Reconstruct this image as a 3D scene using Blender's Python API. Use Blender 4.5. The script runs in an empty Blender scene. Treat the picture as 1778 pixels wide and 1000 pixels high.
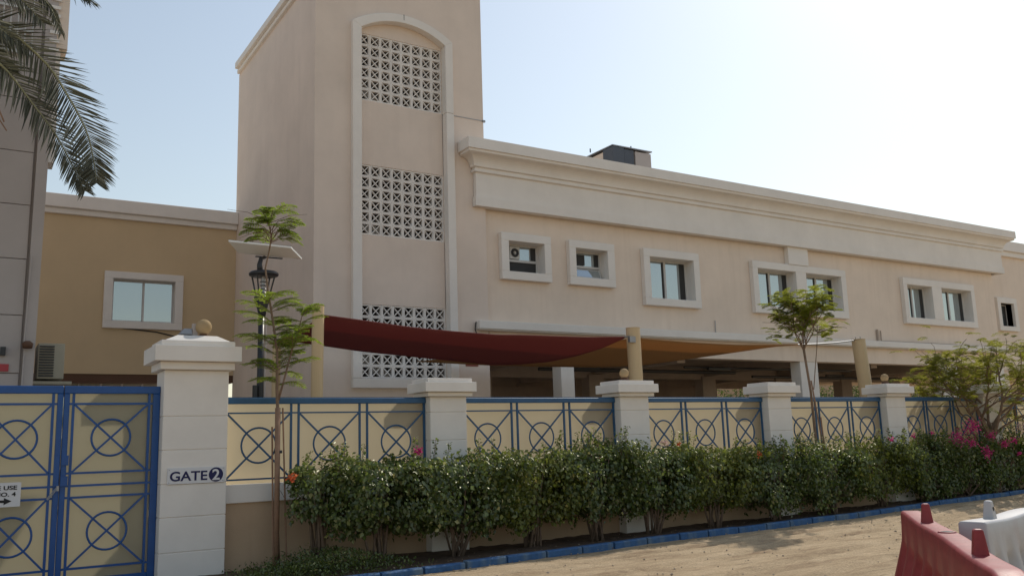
import bpy, math, random
import numpy as np
from mathutils import Vector, Matrix
rad = math.radians
random.seed(7)
RNG = np.random.default_rng(11)
SC = bpy.context.scene
COL = SC.collection

# ------------------------------------------------------------------ camera
cam_d = bpy.data.cameras.new('camera'); cam = bpy.data.objects.new('camera', cam_d); COL.objects.link(cam)
YAW, PIT, ROL = 5.59810328e-01, 1.71548262e-01, -3.14676353e-02
f_ = Vector((math.sin(YAW)*math.cos(PIT), math.cos(YAW)*math.cos(PIT), math.sin(PIT)))
r_ = Vector((math.cos(YAW), -math.sin(YAW), 0)); u_ = r_.cross(f_)
R_ = math.cos(ROL)*r_ + math.sin(ROL)*u_; U_ = -math.sin(ROL)*r_ + math.cos(ROL)*u_
cam.matrix_world = Matrix(((R_.x, U_.x, -f_.x, 0), (R_.y, U_.y, -f_.y, 0), (R_.z, U_.z, -f_.z, 1.6), (0, 0, 0, 1)))
cam_d.sensor_width = 36; cam_d.lens = 1542.33/1778*36; cam_d.clip_end = 2000; cam_d.clip_start = 0.05
SC.camera = cam
# ------------------------------------------------------------------ light
SUN_AZ, SUN_EL = 64.0, 43.0            # azimuth clockwise from +Y, elevation
world = bpy.data.worlds.new('World'); SC.world = world; world.use_nodes = True
nt = world.node_tree; nt.nodes.clear()
sky = nt.nodes.new('ShaderNodeTexSky'); sky.sky_type = 'NISHITA'; sky.sun_disc = False
sky.sun_elevation = rad(SUN_EL); sky.sun_rotation = rad(SUN_AZ)
sky.air_density = 1.6; sky.dust_density = 0.8; sky.ozone_density = 1.6; sky.altitude = 0
bg = nt.nodes.new('ShaderNodeBackground'); bg.inputs['Strength'].default_value = 0.15
wo = nt.nodes.new('ShaderNodeOutputWorld')
hs = nt.nodes.new('ShaderNodeHueSaturation'); hs.inputs['Saturation'].default_value = 0.68; hs.inputs['Value'].default_value = 0.97   # hazy desert air
nt.links.new(sky.outputs[0], hs.inputs['Color']); nt.links.new(hs.outputs[0], bg.inputs[0]); nt.links.new(bg.outputs[0], wo.inputs[0])
sun_d = bpy.data.lights.new('sun', 'SUN'); sun_d.energy = 3.4; sun_d.angle = rad(0.6); sun_d.color = (1.0, 0.93, 0.82)
sun = bpy.data.objects.new('sun', sun_d); COL.objects.link(sun)
a, e = rad(SUN_AZ), rad(SUN_EL)
sun.rotation_euler = Vector((math.sin(a)*math.cos(e), math.cos(a)*math.cos(e), math.sin(e))).to_track_quat('Z', 'Y').to_euler()
SC.view_settings.view_transform = 'Standard'; SC.view_settings.look = 'None'
SC.view_settings.gamma = 1; SC.view_settings.use_curve_mapping = False; SC.view_settings.exposure = -0.22

# ------------------------------------------------------------------ materials
def node_mat(name):
    m = bpy.data.materials.new(name); m.use_nodes = True
    return m, m.node_tree, m.node_tree.nodes, m.node_tree.links
def paint(name, c, rough=0.85, var=0.08, scale=1.5, bump=0.15, bscale=60.0, metallic=0.0, dirt=0.0, streak=0.0, tint=(0.5, 0.42, 0.35), spec=0.3):
    m, t, N, L = node_mat(name); b = N['Principled BSDF']
    b.inputs['Roughness'].default_value = rough; b.inputs['Metallic'].default_value = metallic
    b.inputs['Specular IOR Level'].default_value = spec
    tc = N.new('ShaderNodeTexCoord'); geo = N.new('ShaderNodeNewGeometry')
    n1 = N.new('ShaderNodeTexNoise'); n1.inputs['Scale'].default_value = scale; n1.inputs['Detail'].default_value = 8; n1.inputs['Roughness'].default_value = 0.65
    L.new(geo.outputs['Position'], n1.inputs['Vector'])
    mr = N.new('ShaderNodeMapRange'); mr.inputs['From Min'].default_value = 0.3; mr.inputs['From Max'].default_value = 0.7
    mr.inputs['To Min'].default_value = 1-var; mr.inputs['To Max'].default_value = 1+var
    L.new(n1.outputs['Fac'], mr.inputs['Value'])
    mul = N.new('ShaderNodeVectorMath'); mul.operation = 'SCALE'; mul.inputs[0].default_value = c
    L.new(mr.outputs[0], mul.inputs['Scale'])
    out = mul.outputs[0]
    if streak > 0 or dirt > 0:
        mp = N.new('ShaderNodeMapping'); mp.inputs['Scale'].default_value = (3.0, 3.0, 0.25)
        L.new(geo.outputs['Position'], mp.inputs['Vector'])
        n2 = N.new('ShaderNodeTexNoise'); n2.inputs['Scale'].default_value = 1.6; n2.inputs['Detail'].default_value = 6
        L.new(mp.outputs[0], n2.inputs['Vector'])
        m2 = N.new('ShaderNodeMapRange'); m2.inputs['From Min'].default_value = 0.5; m2.inputs['From Max'].default_value = 0.8
        m2.inputs['To Max'].default_value = max(streak, dirt)
        L.new(n2.outputs['Fac'], m2.inputs['Value'])
        mx = N.new('ShaderNodeMix'); mx.data_type = 'RGBA'
        mx.inputs[7].default_value = (c[0]*tint[0], c[1]*tint[1], c[2]*tint[2], 1)
        L.new(m2.outputs[0], mx.inputs[0]); L.new(out, mx.inputs[6]); out = mx.outputs[2]
    L.new(out, b.inputs['Base Color'])
    if bump > 0:
        n3 = N.new('ShaderNodeTexNoise'); n3.inputs['Scale'].default_value = bscale; n3.inputs['Detail'].default_value = 4
        L.new(geo.outputs['Position'], n3.inputs['Vector'])
        bp = N.new('ShaderNodeBump'); bp.inputs['Strength'].default_value = bump; bp.inputs['Distance'].default_value = 0.01
        L.new(n3.outputs['Fac'], bp.inputs['Height']); L.new(bp.outputs[0], b.inputs['Normal'])
    return m
def translucent(name, c, tr, amount=0.5, rough=0.6, gloss=0.05, island=0.0, c2=None, yellow=None):
    """diffuse + translucent + a little gloss; colour may vary per loose piece"""
    m, t, N, L = node_mat(name); N.remove(N['Principled BSDF']); o = N['Material Output']
    d = N.new('ShaderNodeBsdfDiffuse'); tb = N.new('ShaderNodeBsdfTranslucent'); g = N.new('ShaderNodeBsdfGlossy')
    g.inputs['Roughness'].default_value = rough; g.inputs['Color'].default_value = (0.8, 0.8, 0.68, 1)
    a1 = N.new('ShaderNodeMixShader'); a1.inputs[0].default_value = amount
    a2 = N.new('ShaderNodeMixShader'); a2.inputs[0].default_value = gloss
    d.inputs['Color'].default_value = (*c, 1); tb.inputs['Color'].default_value = (*tr, 1)
    if c2:
        geo = N.new('ShaderNodeNewGeometry')
        for sh, q0, q1 in ((d, c, c2), (tb, tr, tuple(x*1.6 for x in c2))):
            cr = N.new('ShaderNodeValToRGB'); E = cr.color_ramp.elements
            E[0].position = 0.0; E[0].color = (*[x*0.6 for x in q0], 1); E[1].position = 1.0; E[1].color = (*q1, 1)
            k = E.new(0.55); k.color = (*q0, 1)
            if yellow:
                k = E.new(0.96); k.color = (*q1, 1); E[len(E)-1].color = (*yellow, 1)
            L.new(geo.outputs['Random Per Island'], cr.inputs[0]); L.new(cr.outputs[0], sh.inputs['Color'])
    L.new(d.outputs[0], a1.inputs[1]); L.new(tb.outputs[0], a1.inputs[2])
    L.new(a1.outputs[0], a2.inputs[1]); L.new(g.outputs[0], a2.inputs[2]); L.new(a2.outputs[0], o.inputs[0])
    return m
def glass(name, c, gl=0.45, rough=0.03):
    m, t, N, L = node_mat(name); N.remove(N['Principled BSDF']); o = N['Material Output']
    d = N.new('ShaderNodeBsdfDiffuse'); d.inputs['Color'].default_value = (*c, 1)
    g = N.new('ShaderNodeBsdfGlossy'); g.inputs['Roughness'].default_value = rough; g.inputs['Color'].default_value = (0.80, 0.86, 0.88, 1)
    n = N.new('ShaderNodeTexNoise'); n.inputs['Scale'].default_value = 1.2
    geo = N.new('ShaderNodeNewGeometry'); L.new(geo.outputs['Position'], n.inputs['Vector'])
    bp = N.new('ShaderNodeBump'); bp.inputs['Strength'].default_value = 0.03; bp.inputs['Distance'].default_value = 0.05
    L.new(n.outputs['Fac'], bp.inputs['Height']); L.new(bp.outputs[0], g.inputs['Normal'])
    x = N.new('ShaderNodeMixShader'); x.inputs[0].default_value = gl
    L.new(d.outputs[0], x.inputs[1]); L.new(g.outputs[0], x.inputs[2]); L.new(x.outputs[0], o.inputs[0])
    return m
M_ = {}
M_['tower'] = paint('tower_render', (0.74, 0.63, 0.545), var=0.07, scale=0.7, streak=0.18, tint=(0.74, 0.72, 0.72), bump=0.25, bscale=90)
M_['wing'] = paint('wing_render', (0.79, 0.665, 0.555), var=0.07, scale=0.8, streak=0.3, tint=(0.78, 0.74, 0.70), bump=0.25, bscale=90)
M_['trim'] = paint('trim_render', (0.80, 0.755, 0.705), var=0.05, scale=1.2, streak=0.12, tint=(0.8, 0.78, 0.75), bump=0.12)
M_['block'] = paint('breeze_block', (0.78, 0.74, 0.70), var=0.08, scale=3, bump=0.1)
M_['bridge'] = paint('ochre_render', (0.63, 0.48, 0.30), var=0.05, scale=0.8, streak=0.12, tint=(0.85, 0.85, 0.85), bump=0.2)
M_['soffit'] = paint('brown_beam', (0.13, 0.07, 0.045), var=0.1)
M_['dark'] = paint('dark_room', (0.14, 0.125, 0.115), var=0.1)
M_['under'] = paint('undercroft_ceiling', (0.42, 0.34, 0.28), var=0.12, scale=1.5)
M_['grey'] = paint('grey_panel', (0.46, 0.41, 0.385), var=0.05, scale=1.1, streak=0.12, tint=(0.85, 0.85, 0.85), bump=0.15)
M_['pillar'] = paint('white_pillar_paint', (0.78, 0.735, 0.685), var=0.04, scale=2.5, streak=0.10, tint=(0.72, 0.66, 0.6), bump=0.12, bscale=120)
M_['lowwall'] = paint('low_wall_render', (0.50, 0.36, 0.24), var=0.06, scale=1.5, streak=0.3, tint=(0.75, 0.7, 0.66), bump=0.25)
M_['blue'] = paint('blue_metal_paint', (0.018, 0.088, 0.20), rough=0.42, var=0.15, scale=6, bump=0.03, spec=0.5)
M_['gateblue'] = paint('gate_blue_paint', (0.008, 0.075, 0.27), rough=0.38, var=0.12, scale=6, bump=0.03, spec=0.5)
M_['kerb'] = paint('blue_kerb_paint', (0.045, 0.115, 0.25), rough=0.8, var=0.22, scale=14, bump=0.6, bscale=50, dirt=0.85, tint=(4.5, 2.2, 1.0))
M_['post'] = paint('cream_post_paint', (0.62, 0.46, 0.27), rough=0.55, var=0.05, streak=0.3, tint=(1.15, 1.2, 1.4), bump=0.05)
M_['steel'] = paint('galvanised_steel', (0.35, 0.35, 0.36), rough=0.45, metallic=0.7, bump=0.03)
M_['black'] = paint('black_metal', (0.022, 0.023, 0.027), rough=0.4, bump=0.03, spec=0.5)
M_['duct'] = paint('dark_duct_sheet', (0.09, 0.10, 0.12), rough=0.5, metallic=0.2, bump=0.05)
M_['frame'] = paint('aluminium_frame', (0.55, 0.54, 0.52), rough=0.45, bump=0.0)
M_['gasket'] = paint('dark_screen', (0.045, 0.045, 0.045), rough=0.7)
M_['glass'] = glass('window_glass', (0.17, 0.21, 0.23), 0.5)
M_['whitesheet'] = paint('white_backsheet', (0.78, 0.77, 0.74), rough=0.5, bump=0.0, var=0.02)
M_['globe'] = translucent('globe_lamp_plastic', (0.52, 0.39, 0.23), (0.55, 0.40, 0.22), 0.3, 0.6, 0.02)
M_['sheet'] = translucent('frosted_cream_sheet', (0.55, 0.51, 0.42), (0.90, 0.835, 0.69), 0.8, 0.35, 0.05)
M_['gsheet'] = translucent('frosted_green_cream_sheet', (0.50, 0.48, 0.40), (0.72, 0.68, 0.55), 0.75, 0.35, 0.05)
M_['redsail'] = translucent('red_shade_cloth', (0.32, 0.118, 0.112), (0.27, 0.088, 0.086), 0.52, 0.8, 0.0)
M_['orangesail'] = translucent('orange_shade_cloth', (0.46, 0.31, 0.17), (0.44, 0.26, 0.12), 0.58, 0.8, 0.0)
M_['bark'] = paint('bark', (0.22, 0.15, 0.105), var=0.25, scale=12, bump=0.6, bscale=70)
M_['stake'] = paint('wooden_stake', (0.27, 0.165, 0.11), var=0.2, scale=9, bump=0.3)
M_['twig'] = paint('shrub_wood', (0.16, 0.115, 0.085), var=0.25, scale=12, bump=0.4)
M_['palmleaf'] = translucent('palm_leaflet', (0.11, 0.112, 0.085), (0.11, 0.125, 0.07), 0.22, 0.5, 0.06, c2=(0.25, 0.25, 0.20))
M_['rachis'] = paint('palm_midrib', (0.30, 0.29, 0.17), rough=0.6)
M_['jac'] = translucent('feathery_leaf', (0.12, 0.19, 0.028), (0.38, 0.52, 0.05), 0.58, 0.6, 0.015, c2=(0.24, 0.30, 0.04), yellow=(0.38, 0.34, 0.05))
M_['yjac'] = translucent('yellow_green_leaf', (0.17, 0.20, 0.03), (0.46, 0.50, 0.06), 0.58, 0.6, 0.015, c2=(0.28, 0.28, 0.05), yellow=(0.45, 0.38, 0.06))
M_['acacia'] = translucent('olive_feathery_leaf', (0.17, 0.18, 0.03), (0.46, 0.46, 0.06), 0.55, 0.6, 0.015, c2=(0.17, 0.17, 0.035), yellow=(0.26, 0.19, 0.05))
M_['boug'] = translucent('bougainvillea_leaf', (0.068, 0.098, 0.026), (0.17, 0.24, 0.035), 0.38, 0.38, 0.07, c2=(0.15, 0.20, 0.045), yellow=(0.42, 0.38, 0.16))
M_['bougy'] = translucent('yellow_bougainvillea_leaf', (0.105, 0.130, 0.026), (0.22, 0.26, 0.035), 0.42, 0.42, 0.05, c2=(0.20, 0.23, 0.035), yellow=(0.42, 0.34, 0.08))
M_['bougtop'] = translucent('sunlit_bougainvillea_leaf', (0.13, 0.155, 0.035), (0.26, 0.30, 0.05), 0.42, 0.5, 0.04, c2=(0.24, 0.26, 0.07), yellow=(0.42, 0.40, 0.18))  # yellower leaf colour stands in for sun on the hedge tops
M_['dgreen'] = translucent('dark_tree_leaf', (0.05, 0.085, 0.025), (0.10, 0.15, 0.03), 0.4, 0.5, 0.04, c2=(0.11, 0.15, 0.04))
M_['magenta'] = translucent('magenta_bract', (0.55, 0.035, 0.20), (0.6, 0.05, 0.25), 0.4, 0.6, 0.02, c2=(0.65, 0.08, 0.30))
M_['palepink'] = translucent('pale_pink_bract', (0.65, 0.42, 0.42), (0.6, 0.42, 0.38), 0.4, 0.6, 0.02, c2=(0.72, 0.55, 0.48))
M_['orangeb'] = translucent('orange_bract', (0.65, 0.12, 0.05), (0.6, 0.12, 0.05), 0.4, 0.6, 0.02, c2=(0.7, 0.2, 0.08))
M_['signwhite'] = paint('sign_white', (0.66, 0.66, 0.68), rough=0.4, bump=0.0, var=0.02)
M_['navy'] = paint('navy_print', (0.018, 0.02, 0.085), rough=0.5, bump=0.0, var=0.0)
M_['ink'] = paint('black_print', (0.015, 0.015, 0.018), rough=0.5, bump=0.0, var=0.0)
M_['redsign'] = paint('red_plate', (0.42, 0.06, 0.07), rough=0.5, bump=0.0)
M_['redbrown'] = paint('red_brown_plate', (0.24, 0.06, 0.04), rough=0.6, bump=0.0)
M_['acbeige'] = paint('ac_casing', (0.42, 0.38, 0.29), rough=0.5, bump=0.0)
M_['floor'] = paint('yard_concrete', (0.50, 0.45, 0.39), var=0.12, scale=0.8, bump=0.3)
M_['redplastic'] = paint('faded_red_plastic', (0.27, 0.038, 0.042), rough=0.5, var=0.22, scale=9, dirt=0.45, tint=(1.25, 2.9, 2.7), bump=0.15, bscale=30)
M_['whiteplastic'] = paint('scuffed_white_plastic', (0.50, 0.49, 0.49), rough=0.5, var=0.06, scale=4, dirt=0.45, tint=(0.85, 0.66, 0.66), bump=0.15, bscale=30)
M_['stone'] = paint('pebble', (0.36, 0.29, 0.22), var=0.3, scale=20)
M_['litter'] = translucent('dry_leaf', (0.26, 0.17, 0.09), (0.2, 0.13, 0.06), 0.2, 0.6, 0.02, c2=(0.5, 0.42, 0.32))

# sand with fine ripple, tracks and darker streaks and blotches
def sand_material():
    m, t, N, L = node_mat('sand'); b = N['Principled BSDF']; b.inputs['Roughness'].default_value = 0.95; b.inputs['Specular IOR Level'].default_value = 0.15
    geo = N.new('ShaderNodeNewGeometry')
    mp = N.new('ShaderNodeMapping'); mp.inputs['Scale'].default_value = (0.35, 1.5, 1); mp.inputs['Rotation'].default_value = (0, 0, rad(-6))
    L.new(geo.outputs['Position'], mp.inputs['Vector'])
    n1 = N.new('ShaderNodeTexNoise'); n1.inputs['Scale'].default_value = 2.2; n1.inputs['Detail'].default_value = 10; n1.inputs['Roughness'].default_value = 0.7
    L.new(mp.outputs[0], n1.inputs['Vector'])
    cr = N.new('ShaderNodeValToRGB'); E = cr.color_ramp.elements
    E[0].position = 0.3; E[0].color = (0.30, 0.205, 0.125, 1); E[1].position = 0.72; E[1].color = (0.62, 0.475, 0.31, 1)
    k = E.new(0.48); k.color = (0.49, 0.365, 0.23, 1)
    L.new(n1.outputs['Fac'], cr.inputs[0])
    n2 = N.new('ShaderNodeTexNoise'); n2.inputs['Scale'].default_value = 45; n2.inputs['Detail'].default_value = 6; n2.inputs['Roughness'].default_value = 0.7
    L.new(geo.outputs['Position'], n2.inputs['Vector'])
    mr = N.new('ShaderNodeMapRange'); mr.inputs['From Min'].default_value = 0.3; mr.inputs['From Max'].default_value = 0.7; mr.inputs['To Min'].default_value = 0.72; mr.inputs['To Max'].default_value = 1.22
    L.new(n2.outputs['Fac'], mr.inputs['Value'])
    sc = N.new('ShaderNodeVectorMath'); sc.operation = 'SCALE'; L.new(cr.outputs[0], sc.inputs[0]); L.new(mr.outputs[0], sc.inputs['Scale'])
    mp4 = N.new('ShaderNodeMapping'); mp4.inputs['Scale'].default_value = (0.9, 11, 1); mp4.inputs['Rotation'].default_value = (0, 0, rad(-7))
    L.new(geo.outputs['Position'], mp4.inputs['Vector'])
    n4 = N.new('ShaderNodeTexNoise'); n4.inputs['Scale'].default_value = 1.3; n4.inputs['Detail'].default_value = 7; n4.inputs['Roughness'].default_value = 0.62
    L.new(mp4.outputs[0], n4.inputs['Vector'])
    m4 = N.new('ShaderNodeMapRange'); m4.inputs['From Min'].default_value = 0.58; m4.inputs['From Max'].default_value = 0.68; m4.inputs['To Min'].default_value = 1.0; m4.inputs['To Max'].default_value = 0.60
    L.new(n4.outputs['Fac'], m4.inputs['Value'])
    sd = N.new('ShaderNodeVectorMath'); sd.operation = 'SCALE'; L.new(sc.outputs[0], sd.inputs[0]); L.new(m4.outputs[0], sd.inputs['Scale'])
    L.new(sd.outputs[0], b.inputs['Base Color'])
    n3 = N.new('ShaderNodeTexNoise'); n3.inputs['Scale'].default_value = 6; n3.inputs['Detail'].default_value = 14; n3.inputs['Roughness'].default_value = 0.8
    L.new(mp.outputs[0], n3.inputs['Vector'])
    bp = N.new('ShaderNodeBump'); bp.inputs['Strength'].default_value = 0.9; bp.inputs['Distance'].default_value = 0.05
    L.new(n3.outputs['Fac'], bp.inputs['Height']); L.new(bp.outputs[0], b.inputs['Normal'])
    return m
M_['sand'] = sand_material()
M_['soil'] = paint('bed_soil', (0.115, 0.075, 0.05), var=0.35, scale=7, bump=0.9, bscale=25)

# ------------------------------------------------------------------ mesh helper
def wloc(o):
    v = Vector((0, 0, 0))
    while o is not None:
        v = v + o.location; o = o.parent
    return v
class MB:
    """collects world-space geometry for ONE object"""
    def __init__(s): s.v = []; s.f = []; s.arr = []; s.n = 0
    def add(s, vs, fs):
        k = s.n; s.v.extend([tuple(p) for p in vs]); s.f.extend([tuple(i+k for i in q) for q in fs]); s.n += len(vs); return s
    def box(s, x0, x1, y0, y1, z0, z1):
        return s.add([(x0, y0, z0), (x1, y0, z0), (x1, y1, z0), (x0, y1, z0), (x0, y0, z1), (x1, y0, z1), (x1, y1, z1), (x0, y1, z1)],
                     [(0, 3, 2, 1), (4, 5, 6, 7), (0, 1, 5, 4), (1, 2, 6, 5), (2, 3, 7, 6), (3, 0, 4, 7)])
    def frustum(s, b, t, z0, z1):        # b,t = (x0,x1,y0,y1)
        return s.add([(b[0], b[2], z0), (b[1], b[2], z0), (b[1], b[3], z0), (b[0], b[3], z0), (t[0], t[2], z1), (t[1], t[2], z1), (t[1], t[3], z1), (t[0], t[3], z1)],
                     [(0, 3, 2, 1), (4, 5, 6, 7), (0, 1, 5, 4), (1, 2, 6, 5), (2, 3, 7, 6), (3, 0, 4, 7)])
    def bar(s, p, q, w, d, up=(0, 1, 0)):
        p = Vector(p); q = Vector(q); t = (q-p).normalized(); n = Vector(up); n = (n - t*n.dot(t)).normalized(); m = t.cross(n)
        vs = [c + m*i*w/2 + n*j*d/2 for c in (p, q) for i, j in ((-1, -1), (1, -1), (1, 1), (-1, 1))]
        return s.add(vs, [(0, 3, 2, 1), (4, 5, 6, 7), (0, 1, 5, 4), (1, 2, 6, 5), (2, 3, 7, 6), (3, 0, 4, 7)])
    def tube(s, pts, rr, n=8, caps=True):
        pts = [Vector(p) for p in pts]; L = len(pts)
        if not hasattr(rr, '__len__'): rr = [rr]*L
        vs = []; fs = []; ref = Vector((0.31, 0.77, 0.12)); prev = None
        for i, p in enumerate(pts):
            t = (pts[min(i+1, L-1)] - pts[max(i-1, 0)]).normalized()
            a1 = t.cross(ref) if prev is None else prev - t*prev.dot(t)
            if a1.length < 1e-6: a1 = t.cross(Vector((0, 0, 1)))
            a1.normalize(); prev = a1; b1 = t.cross(a1)
            for k in range(n):
                w = 2*math.pi*k/n; vs.append(p + (a1*math.cos(w) + b1*math.sin(w))*rr[i])
        for i in range(L-1):
            for k in range(n):
                fs.append((i*n+k, i*n+(k+1) % n, (i+1)*n+(k+1) % n, (i+1)*n+k))
        if caps: fs.append(tuple(range(n-1, -1, -1))); fs.append(tuple((L-1)*n+k for k in range(n)))
        return s.add(vs, fs)
    def ring(s, c, r, w, n=32, m=6):     # torus in the XZ plane
        vs = []; fs = []
        for i in range(n):
            a1 = 2*math.pi*i/n
            for k in range(m):
                b1 = 2*math.pi*k/m; q = r + w*math.cos(b1)
                vs.append((c[0]+q*math.cos(a1), c[1]+w*math.sin(b1), c[2]+q*math.sin(a1)))
        for i in range(n):
            for k in range(m):
                fs.append((i*m+k, ((i+1) % n)*m+k, ((i+1) % n)*m+(k+1) % m, i*m+(k+1) % m))
        return s.add(vs, fs)
    def lathe(s, c, prof, n=20):
        vs = []; fs = []
        for r, z in prof:
            for k in range(n):
                w = 2*math.pi*k/n; vs.append((c[0]+r*math.cos(w), c[1]+r*math.sin(w), c[2]+z))
        for i in range(len(prof)-1):
            for k in range(n): fs.append((i*n+k, i*n+(k+1) % n, (i+1)*n+(k+1) % n, (i+1)*n+k))
        fs.append(tuple(range(n-1, -1, -1))); fs.append(tuple((len(prof)-1)*n+k for k in range(n)))
        return s.add(vs, fs)
    def prism(s, poly, y0, y1):          # poly in XZ, extruded along Y
        n = len(poly); vs = [(x, y0, z) for x, z in poly] + [(x, y1, z) for x, z in poly]
        fs = [tuple(range(n)), tuple(range(2*n-1, n-1, -1))] + [(i, i+n, (i+1) % n+n, (i+1) % n) for i in range(n)]
        return s.add(vs, fs)
    def build(s, name, mat, parent=None, smooth=False, bevel=0.0, seg=2, **tags):
        me = bpy.data.meshes.new(name); off = wloc(parent) if parent else Vector((0, 0, 0))
        me.from_pydata([(p[0]-off.x, p[1]-off.y, p[2]-off.z) for p in s.v], [], s.f)
        return finish(me, name, mat, parent, smooth, bevel, seg, **tags)
def finish(me, name, mat, parent, smooth=False, bevel=0.0, seg=2, **tags):
    me.validate(); me.materials.append(mat if not isinstance(mat, str) else M_[mat])
    if smooth:
        me.polygons.foreach_set('use_smooth', [True]*len(me.polygons))
    o = bpy.data.objects.new(name, me); COL.objects.link(o)
    if parent: o.parent = parent
    if bevel > 0:
        b = o.modifiers.new('bevel', 'BEVEL'); b.width = bevel; b.segments = seg; b.limit_method = 'ANGLE'; b.angle_limit = rad(40)
        b.harden_normals = False
    tag(o, **tags)
    return o
def tag(o, label=None, cat=None, group=None, kind=None):
    if label: o['label'] = label
    if cat: o['category'] = cat
    if group: o['group'] = group
    if kind: o['kind'] = kind
    return o
def thing(name, label, cat, loc=(0, 0, 0), group=None):
    o = bpy.data.objects.new(name, None); COL.objects.link(o); o.location = loc; o.empty_display_size = 0.2
    return tag(o, label, cat, group)
def copy_tree(o, parent=None):
    c = o.copy(); COL.objects.link(c); c.parent = parent
    for ch in o.children: copy_tree(ch, c)
    return c
def smooth(x): x = min(1, max(0, x)); return x*x*(3-2*x)

# ================================================================== GROUND
def gz(x): return 0.09*smooth((x-12)/8.0)
def ground():
    xs = np.concatenate([[-500, -200, -80, -30, -10, -3], np.arange(0, 24, 0.09), [24.5, 26, 30, 40, 70, 150, 500]])
    ys = np.concatenate([[-400, -150, -60, -20, -5, 0], np.arange(2, 12.2, 0.07), [12.4, 14, 20, 40, 100, 200, 600]])
    X, Y = np.meshgrid(xs, ys)
    Z = 0.09*np.clip((X-12)/8.0, 0, 1)**2*(3-2*np.clip((X-12)/8.0, 0, 1))
    act = ((X > -1) & (X < 24) & (Y > 1.9) & (Y < 11.3)).astype(float)
    q = np.zeros_like(X)
    for k in range(26):
        fx, fy = RNG.normal(0, 2.0), RNG.normal(0, 6.0); q += np.sin(fx*X+fy*Y+RNG.uniform(0, 6.3))/(1+abs(fx)+abs(fy))*0.013
    for k in range(5):                          # tyre ruts running with the kerb
        y0 = 6.1+k*0.98+RNG.uniform(-.15, .15); sl = 0.12+RNG.uniform(-0.03, 0.03)
        d = Y-(y0+sl*(X-9)+0.12*np.sin(X*0.5+k)); q += -0.042*np.exp(-(d/0.085)**2)+0.028*np.exp(-((np.abs(d)-0.17)/0.06)**2)
        q += 0.010*np.exp(-(d/0.08)**2)*np.sign(np.sin(X*38+d*30))
    q += RNG.normal(0, 0.0022, X.shape)
    Z = Z + q*act - 0.0*act
    ny, nx = X.shape; v = np.stack([X.ravel(), Y.ravel(), Z.ravel()], 1)
    i = np.arange((ny-1)*(nx-1)); r = i//(nx-1); c = i % (nx-1); a0 = r*nx+c
    f = np.stack([a0, a0+1, a0+nx+1, a0+nx], 1)
    me = bpy.data.meshes.new('sand_ground'); me.from_pydata(v.tolist(), [], f.tolist())
    finish(me, 'sand_ground', 'sand', None, smooth=True, kind='structure', label='dry pale sand track in front of the blue kerb')
ground()
KP = [(-3, 9.75), (0, 10.02), (2.5, 10.28), (4.06, 10.46), (5.2, 10.59), (6.45, 10.74), (8.37, 10.97), (9.74, 11.10), (11.4, 11.16), (13.5, 11.27), (14.7, 11.28), (16.0, 11.30), (17.5, 11.37), (18.9, 11.40), (20.9, 11.50), (23.5, 11.58), (27, 11.65)]
def kerb_y(x):
    for (x0, y0), (x1, y1) in zip(KP, KP[1:]):
        if x <= x1: return y0+(y1-y0)*(x-x0)/(x1-x0)
    return KP[-1][1]
def bed():
    b = MB(); xs = np.arange(-3, 26.5, 0.12); rows = 12; vs = []; fs = []
    for x in xs:
        y0 = kerb_y(x)+0.015
        for k in range(rows):
            y = y0+(12.6-y0)*k/(rows-1)
            vs.append((x, y, gz(x)+0.035+0.02*math.sin(x*3.1+k)*math.sin(k*1.7+x)+random.uniform(0, 0.022)))
    for i in range(len(xs)-1):
        for k in range(rows-1):
            a0 = i*rows+k; fs.append((a0, a0+rows, a0+rows+1, a0+1))
    b.add(vs, fs); b.build('planting_bed', 'soil', smooth=True, kind='structure', label='dark damp soil of the planting bed behind the blue kerb')
bed()
MB().box(-60, 90, 12.62, 95, -0.3, 0.06).build('yard_paving', 'floor', kind='structure', label='pale concrete yard behind the fence')
# kerb stones
kerb = thing('kerb', 'row of blue painted kerb stones edging the planting bed', 'kerb', (10, 11, 0))
x = -2.8
while x < 25:
    ln = 0.66+random.uniform(-0.05, 0.07); x1 = x+ln-0.024-random.uniform(0, 0.008)
    p = Vector((x, kerb_y(x)-0.06, 0)); q = Vector((x1, kerb_y(x1)-0.06, 0)); t = (q-p).normalized(); n = Vector((-t.y, t.x, 0))
    dz = random.uniform(-0.006, 0.006); zt = gz(x)+0.088+dz; s_ = random.uniform(-0.006, 0.006); tl = random.uniform(-0.004, 0.004)
    b = MB(); vs = []
    for c, zz in ((p+n*s_, tl), (q+n*s_, -tl)):
        vs += [c-n*0.055+Vector((0, 0, -0.1)), c+n*0.055+Vector((0, 0, -0.1)), c+n*0.055+Vector((0, 0, zt+zz)), c-n*0.040+Vector((0, 0, zt+zz)), c-n*0.055+Vector((0, 0, zt+zz-0.018))]
    b.add(vs, [(0, 1, 2, 3, 4), (9, 8, 7, 6, 5), (0, 5, 6, 1), (1, 6, 7, 2), (2, 7, 8, 3), (3, 8, 9, 4), (4, 9, 5, 0)])
    b.build('kerb_stone', 'kerb', kerb, bevel=0.006, seg=1)
    x += ln

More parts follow.
